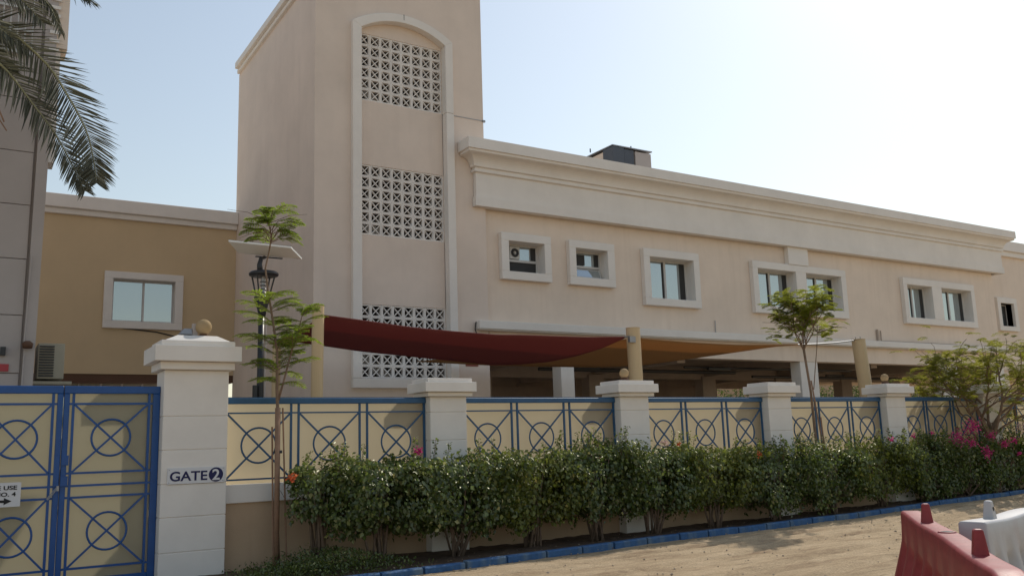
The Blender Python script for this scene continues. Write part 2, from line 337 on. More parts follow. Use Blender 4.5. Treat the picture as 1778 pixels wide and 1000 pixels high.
# ================================================================== STAIR TOWER
TX0, TX1, TY, TB = 6.298, 10.595, 18.0, 24.42
tower = thing('stair_tower', 'tall beige stair tower with arched white frame and three breeze block vents', 'building', (8.4, 21, 0))
IX0, IX1 = 7.36, 9.513                  # inside of the white frame
OX0, OX1 = 7.144, 9.715
def arch(x, xa, xb, zs, rise):           # segmental arch height at x
    w = (xb-xa)/2; R = (w*w+rise*rise)/(2*rise); c = (xa+xb)/2
    return zs+math.sqrt(max(0, R*R-(x-c)**2))-(R-rise)
NA = 20
def arc_pts(xa, xb, zs, rise): return [(xa+(xb-xa)*i/NA, arch(xa+(xb-xa)*i/NA, xa, xb, zs, rise)) for i in range(NA+1)]
b = MB()
b.box(TX0, 7.25, TY, TY+0.4, 0, 14.4); b.box(9.62, TX1, TY, TY+0.4, 0, 14.4)
b.box(7.25, 9.62, TY, TY+0.4, 0, 2.95)
ap = arc_pts(7.25, 9.62, 11.21, 0.42)
b.prism([(7.25, 14.4)]+ap+[(9.62, 14.4)], TY, TY+0.4)
b.box(TX0, TX0+0.3, TY+0.4, TB, 0, 12.2); b.box(TX1-0.3, TX1, TY+0.4, TB, 0, 12.2)
b.box(TX0+0.3, TX1-0.3, TB-0.3, TB, 0, 12.2)
b.box(TX0+0.3, TX1-0.3, TY+0.4, TB-0.3, 12.0, 12.2)
b.build('wall', 'tower', tower)
# recessed infill between the vents
PY = 18.10
VX0 = 7.385; VW = 0.265; VH = 0.27
VENTS = [(3.07, 6), (6.27, 6), (9.43, 6)]
b = MB(); z = 2.95
for z0, n in VENTS:
    b.box(7.25, 9.62, PY, PY+0.28, z, z0-0.003); z = z0+n*VH+0.003
b.box(9.507, 9.62, PY, PY+0.28, 2.955, 11.05); b.box(7.25, 7.38, PY, PY+0.28, 2.955, 11.05)
b.prism([(7.25, 11.053), (9.62, 11.053)]+arc_pts(7.25, 9.62, 11.25, 0.42)[::-1], PY, PY+0.28)
b.build('infill_panel', 'tower', tower)
# frame
b = MB(); FY = 17.88
b.prism([(OX0, 3.05), (IX0, 3.05), (IX0, 11.1), (OX0, 11.22)], FY, PY-0.002); b.box(IX1, OX1, FY, PY-0.002, 3.05, 9.40); b.prism([(IX1, 9.408), (OX1, 9.408), (OX1, 11.22), (IX1, 11.1)], FY, PY-0.002)
b.box(OX0, OX1, FY, PY-0.002, 2.84, 3.047)
oa = arc_pts(OX0, OX1, 11.22, 0.41); ia = arc_pts(IX0, IX1, 11.1, 0.33)
n = len(oa); vs = []
for i in range(n):
    ox, oz = oa[i]; ix, iz = ia[i]
    vs += [(ox, FY, oz), (ix, FY, iz), (ox, PY-0.002, oz), (ix, PY-0.002, iz)]
fs = []
for i in range(n-1):
    k = 4*i; fs += [(k, k+1, k+5, k+4), (k+2, k+6, k+7, k+3), (k, k+4, k+6, k+2), (k+1, k+3, k+7, k+5)]
fs += [(0, 2, 3, 1), (4*(n-1), 4*(n-1)+1, 4*(n-1)+3, 4*(n-1)+2)]
b.add(vs, fs); b.build('arched_frame', 'trim', tower, bevel=0.008, seg=1)
MB().box(8.42, 8.432, FY-0.003, FY+0.01, 11.50, 11.64).build('frame_crack', 'gasket', tower)
MB().box(OX1, TX1+0.01, TY-0.012, TY+0.01, 9.395, 9.41).box(TX1-0.03, TX1+0.04, TY-0.04, TY+0.01, 9.37, 9.42).build('lightning_wire', 'steel', tower)
# breeze blocks
def block_mesh():
    b = MB(); w, h, t, d = VW-0.003, VH-0.003, 0.028, 0.09
    b.box(-w/2, w/2, 0, d, h/2-t, h/2); b.box(-w/2, w/2, 0, d, -h/2, -h/2+t)
    b.box(-w/2, -w/2+t, 0, d, -h/2+t, h/2-t); b.box(w/2-t, w/2, 0, d, -h/2+t, h/2-t)
    b.bar((-w/2+t, 0.04, -h/2+t), (w/2-t, 0.04, h/2-t), 0.019, 0.055); b.bar((-w/2+t, 0.043, h/2-t), (w/2-t, 0.043, -h/2+t), 0.019, 0.055)
    me = bpy.data.meshes.new('breeze_block'); me.from_pydata(b.v, [], b.f); me.materials.append(M_['block']); return me
BM = block_mesh()
for z0, n in VENTS:
    for r in range(n):
        for c in range(8):
            o = bpy.data.objects.new('breeze_block', BM); COL.objects.link(o); o.parent = tower
            o.location = Vector((VX0+(c+0.5)*VW, PY+0.012+random.uniform(0, 0.004), z0+(r+0.5)*VH))-tower.location
# inside the shaft: dark back wall, stair flights
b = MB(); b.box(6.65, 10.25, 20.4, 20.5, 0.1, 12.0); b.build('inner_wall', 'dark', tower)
b = MB()
for z0 in (2.0, 5.2, 8.4):
    b.add([(7.0, 18.75, z0+1.9), (9.7, 18.75, z0+0.1), (9.7, 19.9, z0+0.1), (7.0, 19.9, z0+1.9), (7.0, 18.75, z0+2.15), (9.7, 18.75, z0+0.35), (9.7, 19.9, z0+0.35), (7.0, 19.9, z0+2.15)],
          [(0, 3, 2, 1), (4, 5, 6, 7), (0, 1, 5, 4), (1, 2, 6, 5), (2, 3, 7, 6), (3, 0, 4, 7)])
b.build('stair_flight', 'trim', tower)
# roof edge moulding along the left side
b = MB()
b.box(6.14, 6.60, TY+0.42, 24.3, 12.31, 12.49); b.box(6.22, 6.58, TY+0.42, 24.36, 12.2, 12.308)
b.build('roof_moulding', 'trim', tower, bevel=0.01, seg=1)
MB().box(9.95, 10.28, 17.985, 18.01, 3.36, 3.47).build('wall_plate', 'redbrown', tower)

# ================================================================== MAIN WING
wing = thing('main_wing', 'long beige two storey wing with deep white cornice over an open undercroft', 'building', (21, 22, 0))
WX0, WX1, WY = 10.62, 32.35, 18.1
WIN = [  # outer x0,x1,z0,z1 ; openings
    ('fan', 10.99, 12.45, 5.485, 6.645, [(11.205, 12.25)], 5.69, 6.445),
    ('awning', 13.01, 14.47, 5.485, 6.64, [(13.22, 14.24)], 5.69, 6.445),
    ('slide', 15.46, 17.48, 5.095, 6.645, [(15.68, 17.27)], 5.30, 6.43),
    ('slide', 19.60, 23.79, 5.095, 6.64, [(19.82, 21.46), (21.92, 23.56)], 5.32, 6.43),
    ('slide', 26.74, 30.87, 5.09, 6.645, [(26.95, 28.33), (28.88, 30.66)], 5.30, 6.42)]
ops = []
for k, x0, x1, z0, z1, oo, a0, a1 in WIN:
    for o0, o1 in oo: ops.append((o0, o1, a0, a1))
b = MB(); xc = WX0
for (o0, o1, a0, a1) in ops:
    b.box(xc, o0-0.02, WY, WY+0.3, 3.72, 8.7); b.box(o0-0.02, o1+0.02, WY, WY+0.3, 3.72, a0-0.02); b.box(o0-0.02, o1+0.02, WY, WY+0.3, a1+0.02, 8.7); xc = o1+0.02
b.box(xc, WX1, WY, WY+0.3, 3.72, 8.7)
b.box(WX1-0.3, WX1, WY+0.3, 27.2, 3.72, 8.7); b.box(WX0, WX0+0.3, WY+0.3, 27.2, 3.72, 8.7); b.box(WX0+0.3, WX1-0.3, 26.9, 27.2, 3.72, 8.7)
b.build('wall', 'wing', wing)
MB().box(WX0+0.3, WX1-0.3, WY+0.3, 26.9, 8.2, 8.35).build('roof', 'floor', wing)
# interior floor slab = undercroft ceiling
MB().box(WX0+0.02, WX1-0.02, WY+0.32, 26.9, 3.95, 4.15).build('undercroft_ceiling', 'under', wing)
b = MB()
for xx in (12.88, 17.0, 21.8, 25.4, 29.0): b.box(xx-0.15, xx+0.15, WY+0.32, 26.6, 3.62, 3.948)
for yy in (22.5, 26.7): b.box(WX0+0.05, WX1-0.05, yy-0.13, yy+0.13, 3.50, 3.94)
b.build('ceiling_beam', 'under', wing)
# cornice: swept profile round the left end, along the front and round the right end
prof = [(-0.05, 7.19), (0.17, 7.19), (0.17, 7.42), (0.135, 7.43), (0.135, 8.01), (0.20, 8.03), (0.20, 8.085), (0.165, 8.09), (0.165, 8.13), (0.225, 8.15)]
for i in range(9):
    w = i/8*math.pi/2; prof.append((0.225+0.235*(1-math.cos(w)), 8.15+0.25*math.sin(w)))
prof += [(0.50, 8.42), (0.50, 8.475), (0.545, 8.48), (0.545, 8.74), (-0.05, 8.74)]
AX0, AX1 = 10.405, 32.62
vs = []; P = len(prof)
for p, z in prof:
    vs += [(AX0-p, 17.99, z), (AX0-p, 18-p, z), (AX1+p, 18-p, z), (AX1+p, 19.6, z)]
def cidx(i, j): return i*4+j
def cornice_faces(js):
    fs = []
    for j in js:
        for i in range(P-1): fs.append((cidx(i, j), cidx(i, j+1), cidx(i+1, j+1), cidx(i+1, j)))
    return fs
b = MB(); b.add(vs, cornice_faces((0, 1, 2))); b.build('cornice', 'trim', wing)
MB().box(AX0+0.2, AX1, 18.03, 18.6, 8.70, 8.735).build('parapet_top', 'trim', wing)
# pilaster, beam, lintel, columns
MB().box(21.165, 22.055, 17.93, 18.098, 6.645, 7.188).build('pilaster', 'trim', wing, bevel=0.008, seg=1)
MB().box(10.24, WX1, 17.80, 18.08, 4.23, 4.42).box(10.26, WX1, 17.83, 18.08, 4.205, 4.229).build('white_band', 'trim', wing, bevel=0.008, seg=1)
MB().box(WX0, WX1, 18.02, 18.4, 3.715, 4.204).build('lintel', 'wing', wing)
for x0, x1, mt in ((12.66, 13.06, 'pillar'), (21.40, 22.18, 'pillar'), (28.5, 29.4, 'pillar'), (31.4, 32.3, 'pillar')):
    MB().box(x0, x1, 18.04, 18.42, 0.05, 3.714).build('column', mt, wing, bevel=0.01, seg=1)
for yy in (22.5, 26.7):
    for xx in (12.88, 17.0, 21.8, 25.4, 29.0, 32.0):
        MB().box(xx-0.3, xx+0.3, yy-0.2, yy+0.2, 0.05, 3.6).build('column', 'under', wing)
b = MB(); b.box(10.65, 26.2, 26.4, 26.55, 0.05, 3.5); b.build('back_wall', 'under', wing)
b = MB()
b.tube([(13.5, 20.3, 3.55), (21.0, 20.3, 3.55)], 0.05, 6); b.tube([(18.0, 19.4, 3.6), (25.5, 19.4, 3.6)], 0.035, 6); b.tube([(22.5, 21.0, 3.5), (31.0, 21.0, 3.5)], 0.045, 6)
b.build('ceiling_pipe', 'black', wing)
for xx, yy in ((14.2, 19.6), (18.8, 19.2), (23.0, 19.4), (25.8, 20.6)):
    MB().box(xx, xx+0.9, yy, yy+0.1, 3.52, 3.58).build('strip_light', 'black', wing)
# windows
GY = 18.30
def make_window(kind, x0, x1, z0, z1, oo, a0, a1, lab=None, parent=None, fy=17.95, gy=GY, wy=WY, st='trim'):
    s = MB(); n = len(oo); xs = [x0]+[v for o in oo for v in o]+[x1]
    s.box(x0, x1, fy, wy-0.001, a1, z1); s.box(x0, x1, fy, wy-0.001, z0, a0)
    for i in range(0, len(xs), 2): s.box(xs[i], xs[i+1], fy, wy-0.001, a0, a1)
    sur = s.build('window', st, parent, bevel=0.008, seg=1)
    if lab: sur['label'] = lab
    rv = MB()
    for o0, o1 in oo:      # lining of the deep opening
        rv.box(o0-0.018, o0, wy, gy+0.06, a0-0.018, a1+0.018); rv.box(o1, o1+0.018, wy, gy+0.06, a0-0.018, a1+0.018)
        rv.box(o0, o1, wy, gy+0.06, a1, a1+0.018); rv.box(o0, o1, wy, gy+0.06, a0-0.018, a0)
        rv.box(o0, o1, gy+0.1, gy+0.11, a0, a1)
    rv.build('reveal', st, sur)
    for o0, o1 in oo:
        fr = MB(); w = 0.045
        fr.box(o0+0.001, o1-0.001, gy, gy+0.05, a1-w, a1-0.001); fr.box(o0+0.001, o1-0.001, gy, gy+0.05, a0+0.001, a0+w)
        fr.box(o0+0.001, o0+w, gy, gy+0.05, a0+w, a1-w); fr.box(o1-w, o1-0.001, gy, gy+0.05, a0+w, a1-w)
        xm = (o0+o1)/2; zm = (a0+a1)/2
        if kind == 'slide':
            fr.box(xm-0.03, xm+0.035, gy-0.012, gy+0.05, a0+w, a1-w); fr.build('frame', 'frame', sur)
            MB().box(o0+w, xm-0.10, gy+0.02, gy+0.026, a0+w, a1-w).build('pane', 'glass', sur)
            MB().box(xm-0.10, xm-0.03, gy+0.018, gy+0.03, a0+w, a1-w).build('screen_edge', 'gasket', sur)
            MB().box(xm+0.035, o1-w-0.20, gy+0.01, gy+0.016, a0+w, a1-w).build('pane', 'glass', sur)
            MB().box(o1-w-0.20, o1-w, gy+0.012, gy+0.03, a0+w, a1-w).build('insect_screen', 'gasket', sur)
        elif kind == 'plain':
            fr.box(xm-0.02, xm+0.03, gy-0.012, gy+0.05, a0+w, a1-w); fr.build('frame', 'frame', sur)
            MB().box(o0+w, xm-0.02, gy+0.02, gy+0.026, a0+w, a1-w).build('pane', 'glass', sur)
            MB().box(xm+0.03, o1-w, gy+0.01, gy+0.016, a0+w, a1-w).build('pane', 'glass', sur)
        else:
            zt = a0+0.45*(a1-a0)
            fr.box(o0+w, o1-w, gy-0.012, gy+0.05, zt-0.03, zt+0.03); fr.build('frame', 'frame', sur)
            MB().box(o0+w, o1-w-0.15, gy+0.02, gy+0.026, zt+0.03, a1-w).build('pane', 'glass', sur)
            MB().box(o1-w-0.15, o1-w, gy+0.018, gy+0.03, zt+0.03, a1-w).build('insect_screen', 'gasket', sur)
            if kind == 'fan':
                MB().box(o0+w, o1-w, gy+0.02, gy+0.03, a0+w, zt-0.03).build('insect_screen', 'gasket', sur)
                cx, cz = o0+0.36, zt+0.20
                MB().box(cx-0.145, cx+0.145, gy-0.03, gy+0.015, cz-0.155, cz+0.155).build('fan_plate', 'frame', sur, bevel=0.01)
                MB().ring((cx, gy-0.035, cz), 0.078, 0.034, 24, 8).build('fan_guard', 'gasket', sur, smooth=True)
                MB().ring((cx, gy-0.04, cz), 0.012, 0.014, 12, 6).build('fan_hub', 'frame', sur, smooth=True)
            else:
                MB().box(o0+w, o1-w, gy+0.03, gy+0.04, a0+w, zt-0.03).build('insect_screen', 'gasket', sur)
                MB().box(o0+0.24, o0+0.5, gy-0.02, gy+0.01, zt+0.05, zt+0.32).build('fan_plate', 'gasket', sur)
                zz0, zz1 = a0+w, zt-0.05; y0, y1 = gy-0.11, gy-0.015        # bottom hung out
                q = MB()
                for (xa, xb, ta, tb) in ((o0+w, o1-w-0.01, 0, 0.1), (o0+w, o1-w-0.01, 0.9, 1), (o0+w, o0+w+0.03, 0.1, 0.9), (o1-w-0.04, o1-w-0.01, 0.1, 0.9)):
                    za, zb = zz0+(zz1-zz0)*ta, zz0+(zz1-zz0)*tb; ya, yb = y0+(y1-y0)*ta, y0+(y1-y0)*tb
                    q.add([(xa, ya, za), (xb, ya, za), (xb, yb, zb), (xa, yb, zb), (xa, ya+0.02, za), (xb, ya+0.02, za), (xb, yb+0.02, zb), (xa, yb+0.02, zb)],
                          [(0, 1, 2, 3), (7, 6, 5, 4), (0, 4, 5, 1), (1, 5, 6, 2), (2, 6, 7, 3), (3, 7, 4, 0)])
                q.build('awning_sash', 'frame', sur)
                za, zb = zz0+(zz1-zz0)*0.1, zz0+(zz1-zz0)*0.9; ya, yb = y0+(y1-y0)*0.1+0.008, y0+(y1-y0)*0.9+0.008
                MB().add([(o0+w+0.03, ya, za), (o1-w-0.04, ya, za), (o1-w-0.04, yb, zb), (o0+w+0.03, yb, zb)], [(0, 1, 2, 3)]).build('pane', 'glass', sur)
    return sur
WL = ['small window with an exhaust fan in its upper pane', 'small window with its lower sash tilted open', 'single two pane window right of the small ones', 'double window under the pilaster', 'double window nearest the end of the wing']
for w, lab in zip(WIN, WL):
    make_window(*w, lab=lab, parent=wing)
MB().tube([(18.05, 18.07, 4.43), (18.05, 18.07, 4.80)], 0.012, 6).build('conduit', 'steel', wing)
MB().tube([(25.25, 18.06, 4.45), (25.25, 18.06, 4.83)], 0.035, 8).tube([(25.42, 18.06, 4.45), (25.42, 18.06, 4.80)], 0.02, 6).tube([(25.4, 18.06, 4.46), (29.6, 18.06, 4.46)], 0.02, 6).build('conduit', 'under', wing)
MB().tube([(10.30, 17.97, 4.42), (10.22, 17.95, 4.38), (10.20, 17.95, 4.22), (10.26, 17.95, 4.05), (10.4, 17.97, 4.0)], 0.014, 6).build('loose_cable', 'black', wing)
# roof plant
rp = thing('rooftop_air_unit', 'dark grey duct and pale plant housing on the flat roof', 'air unit', (17, 21, 8.35))
MB().box(16.27, 17.76, 20.5, 22.0, 8.35, 10.20).build('housing', 'wing', rp)
MB().box(17.14, 17.76, 20.02, 20.498, 8.35, 10.22).build('grey_panel', 'grey', rp)
MB().box(16.25, 16.70, 20.0, 20.49, 9.1, 10.27).build('duct', 'duct', rp, bevel=0.015, seg=1)
MB().box(16.70, 17.09, 20.02, 20.49, 9.1, 10.25).build('duct', 'duct', rp, bevel=0.015, seg=1)
MB().box(16.24, 17.80, 19.99, 21.9, 10.28, 10.31).build('cap_sheet', 'steel', rp)
MB().box(15.0, 16.2, 21.3, 22.4, 8.35, 9.93).build('low_duct', 'duct', rp)
MB().tube([(16.1, 20.9, 10.3), (16.1, 20.9, 10.42)], 0.02, 6).tube([(17.05, 20.1, 10.3), (17.05, 20.1, 10.40)], 0.02, 6).build('bolt', 'black', rp)
# further wing on the right
fw = thing('end_wing', 'beige end wing beyond the long cornice at the right edge', 'building', (38, 22, 0))
b = MB(); FWY = 18.75
b.box(32.37, 33.72, FWY, FWY+0.3, 3.7, 8.6); b.box(33.72, 34.62, FWY, FWY+0.3, 3.7, 5.38); b.box(33.72, 34.62, FWY, FWY+0.3, 6.27, 8.6); b.box(34.62, 46, FWY, FWY+0.3, 3.7, 8.6)
b.box(32.37, 46, FWY+0.3, 27, 3.7, 8.4); b.build('wall', 'wing', fw)
for xx, yy in ((33.6, 18.8), (38.5, 18.8), (43.5, 18.8), (38.5, 26.3), (43.5, 26.3)): MB().box(xx-0.35, xx+0.35, yy, yy+0.5, 0.05, 3.698).build('column', 'wing', fw)
MB().box(32.37, 46.2, FWY-0.2, FWY+0.3, 8.35, 8.75).box(32.37, 46.2, FWY-0.12, FWY+0.2, 8.15, 8.349).build('cornice', 'trim', fw, bevel=0.01, seg=1)
make_window('slide', 33.5, 34.85, 5.2, 6.48, [(33.72, 34.62)], 5.38, 6.27, parent=fw, fy=FWY-0.12, gy=FWY+0.2, wy=FWY)

# ================================================================== OCHRE LINK BUILDING
link = thing('link_building', 'ochre walled link block between the grey building and the stair tower', 'building', (3, 27, 0))
LY = 24.34
ox0, ox1, oz0, oz1 = 3.205, 4.72, 4.945, 6.04
b = MB()
b.box(-2.0, ox0-0.01, LY, LY+0.3, 3.6, 7.75); b.box(ox1+0.01, TX0-0.003, LY, LY+0.3, 3.6, 7.75)
b.box(ox0-0.01, ox1+0.01, LY, LY+0.3, 3.6, oz0-0.01); b.box(ox0-0.01, ox1+0.01, LY, LY+0.3, oz1+0.01, 7.75)
b.box(-2, 6.2, LY+0.3, 31, 3.6, 7.6)
b.build('wall', 'bridge', link)
MB().box(-2, TX0-0.003, LY-0.10, LY+0.28, 7.60, 7.74).box(-2, TX0-0.003, LY-0.2, LY+0.3, 7.742, 8.08).build('cornice', 'trim', link, bevel=0.01, seg=1)
MB().box(-2, TX0-0.003, LY+0.02, LY+0.6, 3.40, 3.598).build('soffit_beam', 'soffit', link)
make_window('plain', 3.0, 4.92, 4.76, 6.22, [(ox0, ox1)], oz0, oz1, parent=link, fy=LY-0.1, gy=LY+0.12, wy=LY)
b = MB(); b.box(-1, 6.1, 27.5, 27.6, 0.06, 3.6); b.build('glazed_screen', 'glass', link)
b = MB()
for k in range(14): b.box(-1+k*0.55, -1+k*0.55+0.05, 27.44, 27.498, 0.06, 3.6)
b.build('mullion', 'frame', link)
MB().tube([(3.4, LY-0.02, 4.78), (4.3, LY-0.02, 4.70), (5.0, LY-0.02, 4.55), (6.28, LY-0.02, 4.50)], 0.016, 6).build('wall_cable', 'black', link)

# ================================================================== GREY BUILDING AT THE LEFT
gb = thing('grey_building', 'tall grey panelled building behind the palm at the left edge', 'building', (0, 19, 0))
b = MB()
b.add([(-6, 17.06, 0.05), (1.04, 17.06, 0.05), (1.04, 22, 0.05), (-6, 22, 0.05), (-6, 17.06, 13), (1.13, 17.06, 13), (1.13, 22, 13), (-6, 22, 13)],
      [(0, 3, 2, 1), (4, 5, 6, 7), (0, 1, 5, 4), (1, 2, 6, 5), (2, 3, 7, 6), (3, 0, 4, 7)])
b.build('wall', 'grey', gb)
J = [0.1, 1.05, 2.01, 2.99, 3.97, 4.94, 5.89, 6.84, 7.80, 8.76, 9.72, 10.68, 11.6, 12.6]
for z0, z1 in zip(J, J[1:]):
    for xa, xb in ((-2.2, -0.72), (-0.71, 0.0)):
        if xb == 0.0: xb = 0.845+0.004*(z0+z1)/2
        MB().box(xa, xb, 17.0, 17.058, z0+0.006, z1-0.006).build('wall_panel', 'grey', gb, bevel=0.004, seg=1)
b = MB(); b.add([(0.885, 16.95, 0.05), (1.045, 16.95, 0.05), (1.045, 17.058, 0.05), (0.885, 17.058, 0.05), (0.95, 16.95, 13), (1.15, 16.95, 13), (1.15, 17.058, 13), (0.95, 17.058, 13)],
      [(0, 3, 2, 1), (4, 5, 6, 7), (0, 1, 5, 4), (1, 2, 6, 5), (2, 3, 7, 6), (3, 0, 4, 7)])
b.build('corner_pilaster', 'grey', gb)
MB().box(1.05, 1.20, 17.06, 17.5, 6.72, 13).build('corner_strip', 'trim', gb)
MB().box(1.10, 1.30, 16.99, 17.5, 8.85, 13).build('balcony_side', 'wing', gb)
for k in range(22): MB().box(1.0, 1.16, 16.93, 16.95, 8.6+k*0.16, 8.66+k*0.16).build('louvre', 'trim', gb)
b = MB()
for k in range(4): b.box(-0.2, 0.75, 16.93, 16.96, 8.6+k*0.42, 8.64+k*0.42)
for k in range(9): b.box(-0.2+k*0.115, -0.18+k*0.115, 16.94, 16.955, 8.6, 9.9)
b.build('balcony_rail', 'frame', gb)
MB().box(0.25, 0.70, 16.97, 16.998, 3.02, 3.14).build('red_plate', 'redsign', gb)
MB().lathe((0.95, 16.86, 3.42), [(0.03, 0), (0.075, -0.02), (0.085, 0.06), (0.04, 0.1)], 12).build('wall_lamp', 'soffit', gb, smooth=True)
MB().tube([(0.90, 16.93, 2.2), (0.91, 16.93, 3.3)], 0.013, 6).tube([(0.9, 16.93, 3.52), (0.93, 16.93, 5.0)], 0.012, 6).build('conduit', 'grey', gb)
MB().box(0.56, 0.64, 16.9, 16.998, 3.28, 3.42).build('wall_lamp', 'black', gb)
ac = thing('condenser_unit', 'beige air conditioner condenser on a bracket beside the grey building', 'air conditioner', (1.4, 18.3, 2.8))
MB().box(1.19, 1.62, 18.0, 18.75, 2.98, 3.62).build('casing', 'acbeige', ac, bevel=0.01)
b = MB()
for k in range(12): b.box(1.21, 1.45, 17.975, 17.998, 3.02+k*0.048, 3.045+k*0.048)
b.build('grille', 'black', ac)
MB().box(1.12, 1.75, 17.9, 18.9, 2.88, 2.93).build('bracket', 'acbeige', ac)

# ================================================================== FENCE
def course_z(z0, joints): return list(zip([z0]+joints[:-1], joints))
def pillar(lab, xa, xb, ya, yb, joints, caps, group, lamp=None, pyramid=None):
    t = thing('gate_pillar' if pyramid else 'fence_pillar', lab, 'pillar', ((xa+xb)/2, (ya+yb)/2, 0), group)
    for z0, z1 in course_z(-0.05, joints):
        MB().box(xa, xb, ya, yb, z0+0.004, z1-0.004).build('course', 'pillar', t, bevel=0.006, seg=1)
    MB().box(xa+0.012, xb-0.012, ya+0.012, yb-0.012, -0.05, joints[-1]).build('core', 'pillar', t)
    for (x0, x1, y0, y1, z0, z1) in caps:
        MB().box(x0, x1, y0, y1, z0, z1).build('cap_slab', 'pillar', t, bevel=0.008, seg=2)
    if pyramid:
        MB().frustum(*pyramid).build('cap_top', 'pillar', t, bevel=0.006, seg=1)
    if lamp:
        c, r = lamp
        g = MB(); pr = [(r*math.sin(math.pi*i/16)+1e-4, -r*math.cos(math.pi*i/16)) for i in range(17)]
        gl = g.lathe(c, pr, 24).build('globe_lamp', 'globe', t, smooth=True)
        MB().lathe((c[0], c[1], c[2]-r-0.03), [(0.075, -0.03), (0.07, 0.02), (0.045, 0.035), (0.04, 0.045)], 16).build('lamp_base', 'soffit', gl, smooth=True)
    return t
RY = 12.25          # rail plane
gp = pillar('tall white gate pillar carrying the GATE 2 sign', 2.25, 3.065, 12.07, 12.55, [0.365, 0.795, 1.206, 1.634, 2.06, 2.655],
            [(2.185, 3.125, 11.99, 12.63, 2.657, 2.757), (2.10, 3.19, 11.90, 12.72, 2.759, 2.962), (2.185, 3.12, 11.98, 12.64, 2.964, 3.035)],
            None, lamp=((2.77, 12.28, 3.255), 0.105), pyramid=((2.23, 3.08, 12.03, 12.58), (2.42, 2.93, 12.18, 12.45), 3.036, 3.125))
fl = thing('flood_light', 'small grey floodlight on the gate pillar top beside the globe', 'floodlight', (2.6, 12.3, 3.125))
MB().box(2.63, 2.70, 12.30, 12.36, 3.13, 3.30).build('post_stub', 'grey', fl, bevel=0.004)
MB().frustum((2.46, 2.63, 12.28, 12.42), (2.52, 2.62, 12.30, 12.40), 3.15, 3.23).build('lamp_head', 'steel', fl, bevel=0.006)
MB().box(2.49, 2.62, 12.30, 12.40, 3.127, 3.149).build('foot', 'black', fl)
PX = [6.05, 9.685, 13.315, 16.945, 20.575, 24.2]
PLAB = ['white fence pillar first to the right of the gate pillar, no globe', 'white fence pillar with a globe in front of a cream post',
        'white fence pillar without a globe left of the slim staked tree', 'white fence pillar with a globe right of the leaning post',
        'white fence pillar half hidden by the multi stemmed tree', 'white fence pillar beyond the multi stemmed tree']
for i, xa in enumerate(PX):
    xb = xa+0.62+0.012*i
    caps = [(xa-0.07, xb+0.07, 11.99, 12.49, 2.315, 2.376), (xa-0.15, xb+0.10+0.01*i, 11.91, 12.56, 2.378, 2.525), (xa-0.09, xb+0.05, 11.96, 12.50, 2.527, 2.585)]
    lamp = ((xa+0.255, 12.24, 2.73), 0.084) if i in (1, 3) else None
    pillar(PLAB[i], xa, xb, 12.07, 12.42, [0.40, 0.82, 1.24, 1.66, 2.078, 2.313], caps, 'white fence pillars', lamp)
def xring(par, x0, x1, z0, z1, cx, cz, r, mat, y=RY, w=0.026, tw=0.013):
    """one crossed sub-bay: two diagonals and a ring"""
    MB().bar((x0, y, z1), (x1, y, z0), w*0.9, 0.016).build('diagonal_bar', mat, par)
    MB().bar((x0, y-0.004, z0), (x1, y-0.004, z1), w*0.9, 0.016).build('diagonal_bar', mat, par)
    MB().ring((cx, y-0.002, cz), r, tw, 32, 6).build('ring', mat, par, smooth=True)
BAYLAB = ['blue railing bay with cream sheet beside the gate pillar', 'blue railing bay between the plain pillar and the globe pillar',
          'blue railing bay right of the pillar with the cream post', 'blue railing bay behind the slim staked tree trunk',
          'blue railing bay above the magenta flowers', 'blue railing bay at the far right edge']
WLAB = ['low beige wall with white coping beside the gate pillar', 'low wall under the second railing bay', 'low wall under the third railing bay from the gate',
        'low wall behind the slim staked tree', 'low wall behind the magenta flowers', 'low wall at the far right edge']
starts = [3.068]+[PX[i]+0.62+0.012*i+0.003 for i in range(5)]
for i, xs in enumerate(starts):
    xe = PX[i]-0.003; W = xe-xs
    t = thing('railing_bay', BAYLAB[i], 'railing', ((xs+xe)/2, RY, 1.155), 'blue railing bays along the fence')
    MB().box(xs, xe, RY-0.045, RY+0.035, 2.222, 2.300).build('top_rail', 'blue', t, bevel=0.006, seg=1)
    MB().box(xs, xe, RY-0.02, RY+0.02, 2.300, 2.313).build('rail_lip', 'blue', t)
    MB().bar((xs, RY, 2.10), (xe, RY, 2.10), 0.020, 0.028).build('thin_rail', 'blue', t)
    MB().bar((xs, RY, 1.218), (xe, RY, 1.218), 0.022, 0.028).build('bottom_rail', 'blue', t)
    q = [xs+0.018, xs+0.305*W, xs+0.341*W, xs+0.646*W, xs+0.685*W, xe-0.018]
    for xx in q: MB().box(xx-0.014, xx+0.014, RY-0.016, RY+0.012, 1.157, 2.221).build('upright_bar', 'blue', t)
    for xa, xb in ((q[0], q[1]), (q[2], q[3]), (q[4], q[5])):
        xring(t, xa+0.01, xb-0.01, 1.225, 2.095, (xa+xb)/2, 1.665, 0.235, 'blue')
    MB().box(xs+0.002, xe-0.002, RY+0.055, RY+0.061, 1.158, 2.245).build('frosted_sheet', 'sheet', t)
    w = thing('low_wall', WLAB[i], 'wall', ((xs+xe)/2, 12.4, 0), 'low walls under the railings')
    MB().box(xs, xe, 12.225, 12.47, 0.915, 1.155).build('coping', 'pillar', w, bevel=0.008, seg=1)
    MB().box(xs, xe, 12.26, 12.45, -0.05, 0.914).build('wall_face', 'lowwall', w)
